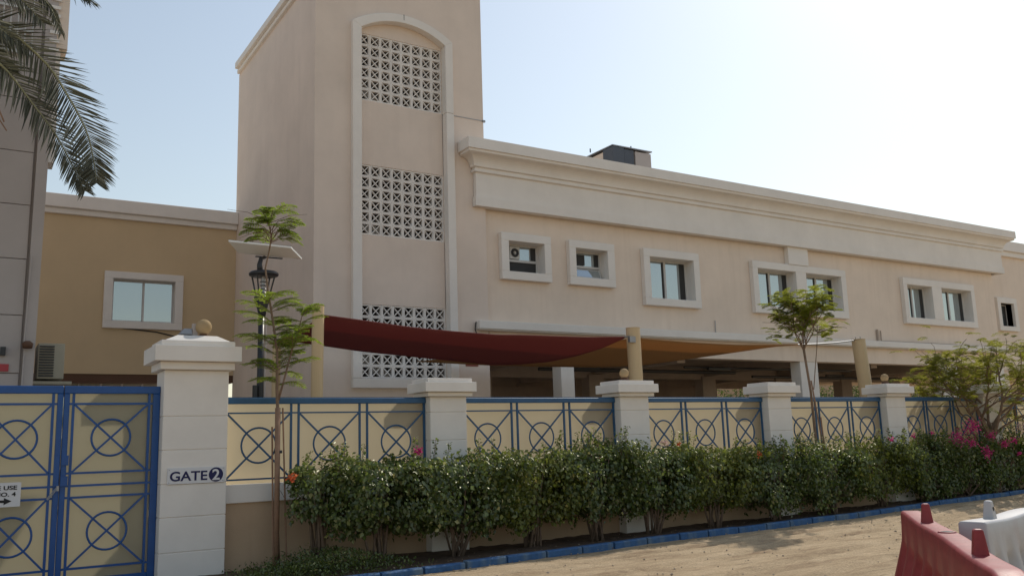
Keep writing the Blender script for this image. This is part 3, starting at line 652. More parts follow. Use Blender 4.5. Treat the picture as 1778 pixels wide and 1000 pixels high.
# gates
GYY = 12.30
def gate_leaf(lab, x0, x1, ix0, ix1, cx, left_thin, right_thin):
    t = thing('gate_leaf', lab, 'gate', ((x0+x1)/2, GYY, 0), 'blue double gate leaves')
    for xa, xb in ((x0, ix0-0.045), (ix1+0.045, x1)):
        MB().box(xa, xb, GYY-0.035, GYY+0.035, 0.06, 2.36).build('stile', 'gateblue', t, bevel=0.006, seg=1)
    MB().box(x0, x1, GYY-0.036, GYY+0.036, 2.361, 2.455).build('top_frame', 'gateblue', t, bevel=0.006, seg=1)
    MB().box(ix0-0.045, ix1+0.045, GYY-0.03, GYY+0.03, 0.06, 0.14).build('bottom_frame', 'gateblue', t, bevel=0.006, seg=1)
    for xx in (ix0, ix1): MB().box(xx-0.015, xx+0.015, GYY-0.02, GYY+0.012, 0.14, 2.36).build('upright_bar', 'gateblue', t)
    for z in (2.235, 1.392, 1.24, 1.10, 0.262):
        MB().bar((ix0-0.045, GYY-0.005, z), (ix1+0.045, GYY-0.005, z), 0.026, 0.028).build('rail', 'gateblue', t)
    for z0, z1, cz in ((1.397, 2.23, 1.815), (0.267, 1.095, 0.68)):
        xring(t, ix0+0.01, ix1-0.01, z0, z1, cx, cz, 0.225, 'gateblue', y=GYY-0.012)
    MB().box(ix0-0.044, ix1+0.044, GYY+0.036, GYY+0.042, 0.1, 2.362).build('frosted_sheet', 'gsheet', t)
    return t
gr = gate_leaf('right leaf of the blue gate hung on the tall white pillar', 1.128, 2.247, 1.235, 2.118, 1.68, 0, 0)
gl = gate_leaf('left leaf of the blue gate carrying the arrow sign', -0.02, 1.118, 0.245, 1.01, 0.632, 0, 0)
for zz in (1.55, 1.30): MB().box(1.13, 1.21, GYY-0.05, GYY-0.036, zz-0.06, zz+0.06).build('lock_plate', 'gateblue', gr, bevel=0.003)
MB().box(1.05, 1.11, GYY-0.05, GYY-0.036, 1.24, 1.62).build('lock_plate', 'gateblue', gl, bevel=0.003)
MB().tube([(1.10, GYY-0.06, 1.22), (1.05, GYY-0.075, 1.15), (1.0, GYY-0.07, 1.09)], 0.008, 6).tube([(1.10, GYY-0.06, 1.24), (1.04, GYY-0.085, 1.17), (0.99, GYY-0.075, 1.10)], 0.006, 6).lathe((1.105, GYY-0.06, 1.19), [(0.018, 0), (0.018, 0.06)], 8).build('gate_wire', 'steel', gl)
# signs
def text(body, size, loc, mat, parent, sx=1.0, bold=0.0, name='lettering', align='LEFT'):
    c = bpy.data.curves.new(name, 'FONT'); c.body = body; c.size = size; c.extrude = 0.0008; c.offset = bold; c.align_x = align
    dg = bpy.data.objects.new('tmp', c); COL.objects.link(dg); bpy.context.view_layer.update(); me = bpy.data.meshes.new_from_object(dg.evaluated_get(bpy.context.evaluated_depsgraph_get())); bpy.data.objects.remove(dg)
    me.materials.clear(); me.materials.append(M_[mat]); o = bpy.data.objects.new(name, me); COL.objects.link(o)
    o.parent = parent; o.location = Vector(loc)-wloc(parent); o.rotation_euler = (rad(90), 0, 0); o.scale = (sx, 1, 1); return o
SY = 12.052
sg = thing('gate_sign', 'white sign reading GATE with a 2 in a navy disc on the gate pillar', 'sign', (2.68, SY, 1.3))
MB().box(2.325, 3.035, SY, 12.068, 1.208, 1.405).build('sign_board', 'signwhite', sg, bevel=0.002)
text('GATE', 0.165, (2.35, SY-0.002, 1.247), 'navy', sg, sx=1.13, bold=0.0035)
disc = MB(); n = 32; disc.prism([(2.925+0.091*math.cos(2*math.pi*k/n), 1.308+0.091*math.sin(2*math.pi*k/n)) for k in range(n)], SY-0.003, SY-0.001); disc.build('navy_disc', 'navy', sg)
text('2', 0.19, (2.925, SY-0.005, 1.243), 'signwhite', sg, sx=1.05, bold=0.004, align='CENTER', name='numeral')
b = MB()
for xx, zz in ((2.345, 1.385), (2.345, 1.228), (3.015, 1.385), (3.015, 1.228)): b.lathe((xx, SY-0.002, zz), [(0.004, -0.003), (0.004, 0.003)], 6)
b.build('screws', 'black', sg)
s2 = thing('arrow_sign', 'white notice reading PLEASE USE GATE NO. 4 with a black arrow', 'sign', (0.4, 12.24, 1.17))
MB().box(0.03, 0.715, 12.238, 12.242, 1.035, 1.315).build('sign_board', 'signwhite', s2)
text('PLEASE USE', 0.066, (0.675, 12.236, 1.232), 'ink', s2, sx=1.3, bold=0.0018, align='RIGHT')
text('GATE NO. 4', 0.066, (0.665, 12.236, 1.157), 'ink', s2, sx=1.3, bold=0.0018, align='RIGHT')
MB().prism([(0.2, 1.085), (0.2, 1.115), (0.545, 1.115), (0.545, 1.14), (0.625, 1.10), (0.545, 1.06), (0.545, 1.085)], 12.235, 12.237).build('arrow', 'ink', s2)

# ================================================================== SHADE SAILS AND POSTS
def sail(name, lab, near, far, mat, sag):
    """cloth stretched between two edge curves"""
    def cur(P, t):
        d = [0]
        for a0, b0 in zip(P, P[1:]): d.append(d[-1]+(Vector(b0)-Vector(a0)).length)
        s_ = t*d[-1]
        for i in range(len(P)-1):
            if s_ <= d[i+1]+1e-9:
                k = (s_-d[i])/(d[i+1]-d[i]); return Vector(P[i]).lerp(Vector(P[i+1]), k)
        return Vector(P[-1])
    nu, nv = 40, 10; vs = []; fs = []
    for i in range(nu+1):
        a0, b0 = cur(near, i/nu), cur(far, i/nu)
        for j in range(nv+1):
            p = a0.lerp(b0, j/nv); p.z -= sag*math.sin(math.pi*j/nv)*math.sin(math.pi*i/nu); vs.append(p)
    for i in range(nu):
        for j in range(nv):
            k = i*(nv+1)+j; fs.append((k, k+nv+1, k+nv+2, k+1))
    t = thing(name, lab, 'shade sail', tuple(cur(near, 0.0)))
    cl = MB().add(vs, fs).build('cloth', mat, t, smooth=True)
    so = cl.modifiers.new('thickness', 'SOLIDIFY'); so.thickness = 0.004
    MB().tube([cur(near, i/nu) for i in range(nu+1)], 0.012, 6).build('hem', mat, t, smooth=True)
    MB().tube([cur(far, i/nu) for i in range(nu+1)], 0.012, 6).build('hem', mat, t, smooth=True)
    return t
rs = sail('shade_sail', 'dark red shade sail stretched from the left post to the middle post',
     [(4.93, 13.6, 3.70), (5.604, 13.65, 3.653), (6.516, 13.7, 3.58), (7.24, 13.75, 3.552), (8.258, 13.8, 3.526), (8.97, 13.82, 3.545), (10.359, 13.86, 3.56), (11.36, 13.9, 3.61)],
     [(5.348, 17.0, 3.703), (6.144, 16.9, 3.604), (6.896, 16.8, 3.504), (7.792, 16.7, 3.429), (8.676, 16.5, 3.334), (9.673, 16.2, 3.223), (10.092, 15.9, 3.223), (10.462, 15.4, 3.233), (10.818, 14.9, 3.308), (11.146, 14.4, 3.438), (11.38, 13.95, 3.60)],
     'redsail', 0.0)
os_ = sail('shade_sail', 'orange shade sail behind the red one reaching to the leaning post',
     [(11.78, 13.97, 3.62), (11.874, 14.0, 3.607), (13.285, 14.05, 3.574), (14.712, 14.1, 3.573), (16.07, 14.15, 3.62), (16.8, 14.17, 3.655)],
     [(8.6, 18.0-0.25, 3.42), (10.509, 17.6, 3.357), (11.981, 17.4, 3.339), (13.044, 17.0, 3.309), (13.877, 16.5, 3.321), (14.907, 15.8, 3.444), (15.266, 15.2, 3.491), (16.478, 14.6, 3.654), (16.82, 14.2, 3.66)],
     'orangesail', 0.0)
MB().tube([(16.8, 14.18, 3.655), (17.535, 14.2, 3.698), (18.3, 14.25, 3.76), (19.05, 14.3, 3.843)], 0.018, 6).build('cable', 'steel', os_)
MB().tube([(11.34, 13.89, 3.615), (11.52, 13.9, 3.63)], 0.014, 6).build('shackle', 'steel', rs)
b = MB(); b.box(11.40, 11.55, 13.80, 13.86, 3.50, 3.62); b.build('corner_plate', 'steel', rs)
def post(lab, foot, top, r, mat='post', hook=True):
    t = thing('sail_post', lab, 'post', foot, 'round posts holding the shade sails')
    MB().tube([foot, top], r, 20).build('pole', mat, t, smooth=False)
    v = Vector(top); MB().lathe(v, [(r*0.98, -0.002), (r*1.04, 0.004), (r*1.04, 0.014), (0.01, 0.02)], 20).build('cap', mat, t)
    if hook: MB().tube([v+Vector((r*0.5, 0, 0.01)), v+Vector((r*0.5, 0, 0.09))], 0.012, 6).tube([v+Vector((-r*0.6, 0, 0)), v+Vector((-r*0.6, 0, 0.07))], 0.012, 6).build('hook', 'steel', t)
    return t
P1 = post('cream round post at the left corner of the red sail', (4.80, 13.6, 0.06), (4.84, 13.6, 3.84), 0.095, hook=False)
P2 = post('cream round post behind the globe pillar in the middle', (11.655, 13.95, 0.06), (11.615, 13.95, 3.80), 0.142, hook=False)
P3 = post('leaning cream post with peeling paint right of the slim tree', (19.52, 14.3, 0.06), (19.20, 14.3, 3.86), 0.165)
P4 = post('thin cream post behind the young feathery tree', (5.22, 17.1, 0.06), (5.25, 17.1, 3.70), 0.08, hook=False)
MB().tube([(5.25, 17.1, 3.62), (5.45, 17.05, 3.70), (5.75, 17.0, 3.70)], 0.04, 8).build('bracket_arm', 'post', P4, smooth=True)

# ================================================================== SOLAR STREET LAMP
lp = thing('solar_street_lamp', 'black solar street lamp with white backed panel beside the tower', 'street lamp', (4.13, 14.3, 0))
MB().tube([(4.13, 14.3, 0.06), (4.13, 14.3, 2.6), (4.13, 14.3, 3.78)], [0.06, 0.055, 0.05], 12).build('pole', 'black', lp, smooth=True)
MB().lathe((4.14, 14.3, 3.74), [(0.055, 0), (0.075, 0.1), (0.13, 0.30), (0.135, 0.32)], 16).build('lamp_cup', 'black', lp, smooth=True)
b = MB()
for k in range(4):
    w = math.pi/4+k*math.pi/2; b.tube([(4.145+0.10*math.cos(w), 14.3+0.10*math.sin(w), 4.0), (4.155+0.215*math.cos(w), 14.3+0.215*math.sin(w), 4.44)], 0.013, 6)
b.build('cage_bar', 'black', lp)
MB().lathe((4.158, 14.3, 4.40), [(0.20, 0), (0.235, 0.015), (0.24, 0.05), (0.215, 0.075), (0.10, 0.10)], 24).build('lamp_hood', 'black', lp, smooth=True)
b = MB()
for k in range(5): b.lathe((4.15, 14.3, 4.06+k*0.06), [(0.045, 0), (0.055, 0.01), (0.045, 0.02)], 10)
b.tube([(4.15, 14.3, 4.0), (4.15, 14.3, 4.42)], 0.03, 8); b.build('lamp_core', 'steel', lp)
MB().tube([(4.10, 14.3, 4.46), (4.085, 14.3, 4.60), (4.12, 14.34, 4.71), (4.20, 14.41, 4.75)], [0.05, 0.042, 0.036, 0.03], 8).build('arm', 'black', lp, smooth=True)
MB().box(4.05, 4.50, 14.40, 14.44, 4.745, 4.762).build('panel_bracket', 'black', lp)
na, nb = (3.478, 13.9), (4.455, 13.9); za, zb = 4.845, 4.70
vs = [(3.53, 14.12, 4.893), (4.55, 14.12, 4.878), (4.845, 14.44, 4.772), (3.775, 14.44, 4.79)]
up = Vector((0, 0.0, 0.03))
b = MB(); b.add([Vector(p) for p in vs]+[Vector(p)+up for p in vs], [(3, 2, 1, 0), (4, 5, 6, 7), (0, 1, 5, 4), (1, 2, 6, 5), (2, 3, 7, 6), (3, 0, 4, 7)])
b.build('solar_panel', 'whitesheet', lp)
cellm = [Vector(p)+Vector((0, 0, 0.034)) for p in vs]; b = MB(); b.add(cellm, [(0, 1, 2, 3)]); b.build('solar_cells', 'navy', lp)
MB().box(4.00, 4.06, 14.22, 14.28, 2.35, 2.62).build('meter_box', 'black', lp)
MB().tube([(4.19, 14.26, 2.4), (4.20, 14.27, 3.6)], 0.012, 6).build('conduit', 'grey', lp)

# ================================================================== FOLIAGE TOOLS
def leaves_mesh(name, C, D, Nn, ln, wd, mat, parent, fold=0.25, **tags):
    """C centres, D directions, Nn normals (n,3); ln, wd arrays: kite shaped folded leaves, 4 tris each"""
    n = len(C); D = D/np.linalg.norm(D, axis=1, keepdims=True); S = np.cross(D, Nn); S /= (np.linalg.norm(S, axis=1, keepdims=True)+1e-9); Nn = np.cross(S, D)
    ln = ln[:, None]; wd = wd[:, None]
    base = C-D*ln/2; tip = C+D*ln/2; m = C-D*ln*0.08
    l = m-S*wd/2+Nn*wd*fold; r = m+S*wd/2+Nn*wd*fold
    V = np.stack([base, l, tip, r], 1).reshape(-1, 3)
    off = np.array(wloc(parent)) if parent else 0
    V = V-off
    k = np.arange(n)[:, None]*4; F = np.concatenate([k+np.array([[0, 2, 1]]), k+np.array([[0, 3, 2]])], 1).reshape(-1, 3)
    me = bpy.data.meshes.new(name); me.vertices.add(len(V)); me.vertices.foreach_set('co', V.astype(np.float32).ravel())
    me.loops.add(len(F)*3); me.loops.foreach_set('vertex_index', F.astype(np.int32).ravel())
    me.polygons.add(len(F)); me.polygons.foreach_set('loop_start', np.arange(0, len(F)*3, 3, dtype=np.int32)); me.polygons.foreach_set('loop_total', np.full(len(F), 3, dtype=np.int32))
    me.update(calc_edges=True); me.materials.append(M_[mat])
    o = bpy.data.objects.new(name, me); COL.objects.link(o)
    if parent: o.parent = parent
    tag(o, **tags); return o
class Leaves:
    def __init__(s): s.C = []; s.D = []; s.N = []; s.l = []; s.w = []
    def add(s, c, d, n, l, w): s.C.append(c); s.D.append(d); s.N.append(n); s.l.append(l); s.w.append(w)
    def build(s, name, mat, parent, fold=0.2, **t):
        return leaves_mesh(name, np.array(s.C), np.array(s.D), np.array(s.N), np.array(s.l), np.array(s.w), mat, parent, fold, **t)
def unit(v): v = np.asarray(v, float); return v/(np.linalg.norm(v)+1e-9)
def bipinnate(L, wood, base, d, length, droop=0.5, pairs=7, leaflets=9, pin=0.45, lw=0.019, ll=0.030):
    """feathery compound leaf: arching midrib, paired pinnae, each with rows of tiny leaflets"""
    d = unit(d); p = np.array(base, float); up = np.array([0, 0, 1.0]); side0 = unit(np.cross(d, up)+1e-6)
    pts = [p.copy()]; seg = length/(pairs+1)
    for i in range(pairs+1):
        dd = unit(d - up*droop*(i/pairs)**1.3); p = p+dd*seg; pts.append(p.copy())
        if i < 0: continue
        side = unit(np.cross(dd, up)+1e-6); nrm = unit(np.cross(side, dd))
        k = math.sin(math.pi*min(1, (i+1.2)/(pairs+1.6)))
        for s_ in (-1, 1):
            pd = unit(side*s_*0.86+dd*0.5-up*random.uniform(0.0, 0.35)); pl = length*pin*max(0.35, k)*random.uniform(0.85, 1.1)
            q = p.copy(); n = max(4, int(leaflets*max(0.45, k))); sg = pl/n
            ax = unit(np.cross(pd, nrm))
            for j in range(n):
                q = q+(pd-up*0.10*j/n)*sg
                for t_ in (-1, 1):
                    L.add(q+ax*t_*ll*0.5, ax*t_+pd*0.35, nrm+RNG.normal(0, 0.18, 3), ll*random.uniform(0.8, 1.1), lw)
            if wood is not None: wood.tube([p, p+pd*pl*0.95-up*0.05*pl], 0.0022, 3, caps=False)
    if wood is not None: wood.tube(pts, [0.005]*(len(pts)-1)+[0.002], 4, caps=False)

# ================================================================== YOUNG TREES
t1 = thing('young_feathery_tree', 'slim young tree with feathery bright leaves beside the gate pillar', 'tree', (3.75, 12.0, 0.03))
yy = 11.9
tr = [(3.74, 11.98, 0.0), (3.70, 11.95, 0.7), (3.70, 11.92, 1.35), (3.69, 11.9, 1.9), (3.665, 11.9, 2.4), (3.66, 11.9, 2.9), (3.60, 11.9, 3.3), (3.52, 11.9, 3.75), (3.48, 11.9, 4.05), (3.53, 11.9, 4.3), (3.56, 11.9, 4.5), (3.50, 11.9, 4.75)]
tr2 = [(3.685, 11.9, 2.25), (3.76, 11.88, 2.55), (3.86, 11.87, 2.95), (3.95, 11.86, 3.25), (4.0, 11.86, 3.45)]
MB().tube(tr, [0.030, 0.027, 0.025, 0.023, 0.021, 0.017, 0.015, 0.013, 0.012, 0.011, 0.010, 0.005], 8).build('trunk', 'bark', t1, smooth=True)
MB().tube(tr2, [0.015, 0.013, 0.011, 0.009, 0.005], 6).build('limb', 'bark', t1, smooth=True)
Lf = Leaves(); wd = MB()
def axis_at(P, z):
    for a0, b0 in zip(P, P[1:]):
        if a0[2] <= z <= b0[2]:
            k = (z-a0[2])/(b0[2]-a0[2]+1e-9); return np.array([a0[i]+(b0[i]-a0[i])*k for i in range(3)])
    return np.array(P[-1], float)
for z, az, ln, dr, P in ([(z_, random.uniform(0, 6.28), random.uniform(0.36, 0.52), random.uniform(0.5, 0.9), tr) for z_ in (2.5, 2.58, 2.65, 2.72, 2.8, 2.85, 2.92, 3.0, 3.05, 3.12, 3.18, 3.25, 3.3, 3.35, 3.42, 3.48, 3.55, 3.6, 3.66)]
        + [(z_, random.uniform(-1.6, 2.6), random.uniform(0.30, 0.46), random.uniform(0.5, 0.9), tr2) for z_ in (2.7, 2.85, 2.95, 3.05, 3.12, 3.2, 3.28, 3.33, 3.4, 3.45, 3.45)]
        + [(2.62, 3.3, 0.50, 0.5, tr), (3.05, 3.2, 0.55, 0.45, tr), (2.45, 0.2, 0.42, 0.8, tr), (3.5, 0.4, 0.5, 0.6, tr), (3.3, 3.0, 0.52, 0.5, tr), (2.95, 0.1, 0.55, 0.5, tr)]):
    p = axis_at(P, z); d = np.array([math.cos(az), math.sin(az)*0.8, random.uniform(0.35, 0.9)])
    bipinnate(Lf, wd, p, d, ln*0.98, dr*1.3, pairs=9, leaflets=10, pin=0.40)
    if random.random() < 0.15: bipinnate(Lf, wd, p+np.array([0, 0, 0.03]), np.array([-d[0]+random.uniform(-.4, .4), -d[1], d[2]]), ln*0.9, dr, pairs=8, leaflets=9, pin=0.5)
for k in range(26):
    z = random.uniform(4.40, 4.80); p = axis_at(tr, z); az = random.uniform(0, 6.28)+k
    br = p+np.array([math.cos(az)*0.10, math.sin(az)*0.10, random.uniform(0.0, 0.16)]); wd.tube([p, br], 0.005, 4)
    bipinnate(Lf, wd, br, (math.cos(az), math.sin(az)*0.8, random.uniform(0.1, 0.6)), random.uniform(0.22, 0.36), random.uniform(0.6, 1.0), pairs=7, leaflets=9)
for a0, b0 in (((3.5, 11.9, 4.55), (3.1, 11.85, 4.42)), ((3.55, 11.9, 4.7), (4.05, 11.85, 4.86)), ((3.5, 11.9, 4.72), (2.95, 11.9, 4.82))):
    m = [(a0[i]+b0[i])/2 for i in range(3)]; m[2] += 0.04; wd.tube([a0, m, b0], [0.005, 0.004, 0.002], 4)
wd.build('twig', 'bark', t1, kind='stuff'); Lf.build('foliage', 'jac', t1, kind='stuff')
for nm, P, r in (('left stake', [(3.66, 11.93, 0), (3.60, 11.88, 1.9)], 0.012), ('r', [(3.83, 11.9, 0), (3.735, 11.86, 2.15)], 0.011)):
    MB().tube(P, r, 6).build('stake', 'stake', t1)
MB().tube([(3.70, 11.95, 0.0), (3.672, 11.86, 1.0), (3.665, 11.85, 2.15)], 0.036, 8).build('trunk_wrap', 'stake', t1, smooth=True)
MB().lathe((3.685, 11.88, 1.55), [(0.055, 0), (0.058, 0.02), (0.055, 0.04)], 12).build('tie', 'black', t1)

def grow(wood, p, d, length, r, depth, tips, spread=0.55, up=0.12, nseg=4, flat=0.0, split=(2, 3)):
    pts = [np.array(p, float)]; d = unit(d)
    for i in range(nseg):
        d = unit(d+RNG.normal(0, 0.13, 3)+np.array([0, 0, up-flat*depth*0.0])); pts.append(pts[-1]+d*length/nseg)
    r1 = r*0.62
    wood.tube(pts, [r+(r1-r)*i/nseg for i in range(nseg+1)], 6 if r > 0.012 else 4, caps=False)
    if depth == 1: tips.append((pts, d))
    if depth == 0: tips.append((pts, d)); return
    for k in range(random.randint(*split)):
        dd = unit(d+RNG.normal(0, spread, 3)*np.array([1, 1, 0.6]))
        grow(wood, pts[-1], dd, length*random.uniform(0.68, 0.88), r1, depth-1, tips, spread, up, nseg, flat, split)
    if depth > 1 and random.random() < 0.7:
        dd = unit(d+RNG.normal(0, spread*1.2, 3)); grow(wood, pts[len(pts)//2], dd, length*0.6, r1*0.7, depth-2, tips, spread, up, nseg, flat, split)
# slim staked tree in the middle
t2 = thing('slim_staked_tree', 'slim staked tree with a flat feathery crown before the double window', 'tree', (14.52, 12.0, 0.05))
MB().tube([(14.56, 12.0, 0.02), (14.53, 11.98, 0.8), (14.50, 12.0, 1.6), (14.48, 12.0, 2.4), (14.42, 12.0, 2.9), (14.38, 12.0, 3.25)], [0.034, 0.03, 0.028, 0.025, 0.024, 0.026], 8).build('trunk', 'bark', t2, smooth=True)
MB().tube([(14.55, 11.98, 2.45), (14.62, 11.95, 2.9), (14.72, 11.95, 3.3), (14.80, 11.95, 3.75)], [0.010, 0.010, 0.009, 0.006], 6).build('limb', 'bark', t2, smooth=True)
wd = MB(); tips = []
for dx, dy, l_ in ((-0.75, 0.1, 0.55), (-0.5, -0.3, 0.6), (-0.25, 0.3, 0.6), (0.0, -0.2, 0.66), (0.2, 0.2, 0.62), (0.45, -0.2, 0.62), (0.7, 0.2, 0.55)):
    grow(wd, (14.38, 12.0, 3.22), (dx*0.75, dy, 1.0), l_*0.86, 0.015, 2, tips, 0.42, 0.03, 4)
for dx, dy in ((0.7, 0.0), (0.1, 0.3), (0.9, -0.3), (0.5, 0.3)): grow(wd, (14.78, 11.95, 3.6), (dx, dy, 0.35), 0.36, 0.009, 1, tips, 0.45, 0.0, 4)
for dx, dy, z in ((-0.9, 0.1, 3.5), (-0.8, -0.4, 3.6), (-0.9, 0.2, 3.8), (0.7, 0.3, 3.5)): grow(wd, (14.30, 12.0, z-0.1), (dx, dy, 0.25), 0.40, 0.008, 1, tips, 0.4, 0.0, 4)
Lf = Leaves()
for pts, d in tips:
    for k in range(5):
        p = pts[-1-(k % 4)]+RNG.normal(0, 0.07, 3); az = random.uniform(0, 6.28)
        if p[2] > 4.50 or p[2] < 3.45 or p[0] < 13.72 or p[0] > 15.35: continue
        if p[2] < 3.8 and random.random() < 0.45: continue
        bipinnate(Lf, None, p, (math.cos(az), math.sin(az), random.uniform(-0.45, 0.6)), random.uniform(0.15, 0.24), 0.45, pairs=6, leaflets=7, pin=0.42, lw=0.015, ll=0.028)
wd.build('branch', 'bark', t2, kind='stuff'); Lf.build('foliage', 'yjac', t2, kind='stuff')
MB().tube([(14.72, 11.86, 0), (14.42, 11.92, 2.62)], 0.016, 6).build('stake', 'stake', t2)
MB().tube([(14.62, 11.84, 0), (14.56, 11.88, 1.9)], 0.016, 6).build('stake', 'stake', t2)
# multi stemmed tree at the right
t3 = thing('multi_stemmed_tree', 'multi stemmed olive green tree with wide crown at the right', 'tree', (20.4, 11.85, 0.08))
wd = MB(); tips = []
MB().tube([(20.3, 11.85, 0.05), (20.33, 11.85, 0.6), (20.28, 11.85, 1.15), (20.25, 11.85, 1.5)], [0.11, 0.09, 0.085, 0.07], 10).build('trunk', 'bark', t3, smooth=True)
for (dx, dy, l_, r) in ((-1.25, 0.0, 0.95, 0.036), (-0.8, -0.3, 1.0, 0.04), (-0.35, 0.3, 1.0, 0.04), (0.1, -0.2, 1.0, 0.045), (0.5, 0.25, 1.0, 0.045), (0.9, 0.1, 1.0, 0.042), (1.3, -0.3, 0.95, 0.035), (1.2, 0.4, 0.95, 0.035), (-1.0, -0.5, 0.9, 0.03), (-0.6, 0.5, 0.9, 0.03), (0.3, -0.5, 0.95, 0.03)):
    grow(wd, (20.30+dx*0.03, 11.85, 1.2+random.uniform(0, 0.3)), (dx, dy, 1.08), l_*0.93, r, 3, tips, 0.40, -0.015, 5)
Lf = Leaves()
for pts, d in tips:
    for k in range(5):
        p = pts[-1-(k % 5)]+RNG.normal(0, 0.12, 3); az = random.uniform(0, 6.28)
        if p[2] < 2.3 and random.random() < 0.6: continue
        if p[2] > 4.12 or p[0] < 18.75: continue
        bipinnate(Lf, None, p, (math.cos(az), math.sin(az), random.uniform(-0.6, 0.7)), random.uniform(0.18, 0.30), 0.5, pairs=6, leaflets=5, pin=0.42, lw=0.018, ll=0.032)
wd.build('branch', 'bark', t3, kind='stuff'); Lf.build('foliage', 'acacia', t3, kind='stuff')

# ================================================================== HEDGE SHRUBS
def shrub(lab, cx, cy, rx, ry, z0, z1, n, mat, spikes=0, flowers=(), stems=9, leaf=0.070):
    t = thing('bougainvillea_shrub', lab, 'shrub', (cx, cy, gz(cx)+0.03), 'bougainvillea shrubs in the planting bed')
    loose = cx > 12; n = int(n*(1.05 if loose else 1.45)); rx *= 1.1; z0 -= (0.05 if loose else 0.12); z1 -= (0.05 if loose else 0); spikes = int(spikes*(2.0 if loose else 1.3))
    zc, rz = (z0+z1)/2, (z1-z0)/2
    ph = RNG.uniform(0, 6.28, 6)
    u = RNG.normal(0, 1, (n, 3)); u /= np.linalg.norm(u, axis=1, keepdims=True)
    pw = 0.62; s = np.sign(u)*np.abs(u)**pw; s /= (np.abs(s)**4).sum(1, keepdims=True)**0.25   # boxy
    rr = 1-np.abs(RNG.normal(0, 0.26, n))+0.10*(RNG.random(n) < 0.12); rr = np.clip(rr, 0.2, 1.06)
    lump = 1+(0.24 if loose else 0.15)*np.sin(5*u[:, 0]+ph[0]+3*u[:, 2])+0.12*np.sin(7*u[:, 2]+ph[1]+4*u[:, 1])+0.07*np.sin(11*u[:, 0]+ph[2])
    rr = rr*lump
    C = np.stack([cx+s[:, 0]*rx*rr, cy+s[:, 1]*ry*rr, zc+s[:, 2]*rz*rr], 1)
    tp = 1-0.42*np.clip(-s[:, 2], 0, 1)**1.4*RNG.uniform(0.5, 1.0, n); C[:, 0] = cx+(C[:, 0]-cx)*tp; C[:, 1] = cy+(C[:, 1]-cy)*tp
    C[:, 2] += np.where(s[:, 2] < 0, 0.25*rz*RNG.uniform(-0.7, 1, n), 0)
    out = u*np.array([1, 1, 1.0])
    keep = (C[:, 1] < 12.2) & (C[:, 2] > gz(cx)+0.06)
    C, out = C[keep], out[keep]; n = len(C)
    D = out*0.35+RNG.normal(0, 0.5, (n, 3))+np.array([0, -0.1, -0.55]); Nn = out*0.9+np.array([0, -0.35, 0.45])+RNG.normal(0, 0.45, (n, 3))
    l = RNG.uniform(0.55, 1.3, n)*leaf; w = l*RNG.uniform(0.6, 0.78, n)
    wood = MB()
    ex = []
    for k in range(stems):
        w0 = random.uniform(0, 6.28); q = random.random()
        tx, ty = cx+math.cos(w0)*rx*0.8*q, cy+math.sin(w0)*ry*0.7*q
        bx, by = cx+random.uniform(-0.12, 0.12), cy+random.uniform(-0.08, 0.08)
        m = ((bx*0.6+tx*0.4)+random.uniform(-.06, .06), (by*0.6+ty*0.4)+random.uniform(-.06, .06), z0+0.12)
        wood.tube([(bx, by, gz(cx)+0.02), m, (tx, ty, z1-0.15)], [random.uniform(0.016, 0.034), 0.014, 0.006], 6)
        for j in range(2):
            w1 = random.uniform(0, 6.28); wood.tube([m, (m[0]+math.cos(w1)*0.25, m[1]+math.sin(w1)*0.2, m[2]+random.uniform(-0.05, 0.2)), (m[0]+math.cos(w1)*0.45, m[1]+math.sin(w1)*0.35, m[2]+random.uniform(0.0, 0.3))], [0.008, 0.006, 0.003], 4)
    for k in range(spikes):
        sx, sy = cx+random.uniform(-rx, rx)*0.85, cy+random.uniform(-ry, ry)*0.6; h = random.uniform(0.08, 0.30); lx, ly = random.uniform(-0.08, 0.08), random.uniform(-0.06, 0.02)
        wood.tube([(sx, sy, z1-0.2), (sx+lx, sy+ly, z1+h)], [0.005, 0.003], 4)
        m = int(12+h*90)
        for j in range(m):
            q = j/m; w1 = random.uniform(0, 6.28)
            ex.append((sx+lx*q+math.cos(w1)*0.035, sy+ly*q+math.sin(w1)*0.035, z1-0.12+(h+0.12)*q, math.cos(w1), math.sin(w1)))
    if ex:
        ex = np.array(ex); m = len(ex); C = np.concatenate([C, ex[:, :3]]); D = np.concatenate([D, np.stack([ex[:, 3], ex[:, 4], RNG.normal(0, 0.5, m)], 1)])
        Nn = np.concatenate([Nn, RNG.normal(0, 0.5, (m, 3))+np.array([0, 0, 1])]); l = np.concatenate([l, RNG.uniform(0.6, 0.95, m)*leaf]); w = np.concatenate([w, RNG.uniform(0.035, 0.05, m)])
    yg = (C[:, 2] > z1-0.17-0.06*np.sin(C[:, 0]*5)) & (RNG.random(len(C)) < (0.45 if mat == 'boug' else 0.7))  # picks upper leaves by height for the painted sunlit tint
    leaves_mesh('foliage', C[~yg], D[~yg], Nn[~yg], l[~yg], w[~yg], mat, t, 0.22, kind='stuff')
    leaves_mesh('sunlit_top_leaves', C[yg], D[yg], Nn[yg], l[yg]*0.85, w[yg]*0.85, 'bougtop', t, 0.22, kind='stuff')
    wood.build('stem', 'twig', t, smooth=True, kind='stuff')
    for (fx, fy, fz, r, mt, m) in flowers:
        m = int(m*1.4); C = np.array([fx, fy-0.22, fz])+RNG.normal(0, r*0.55, (m, 3)); D = RNG.normal(0, 1, (m, 3)); Nn = RNG.normal(0, 1, (m, 3))+np.array([0, -1, 0.5])
        leaves_mesh('flower_cluster', C, D, Nn, RNG.uniform(0.03, 0.045, m), RNG.uniform(0.025, 0.035, m), mt, t, 0.25, kind='stuff')
    return t
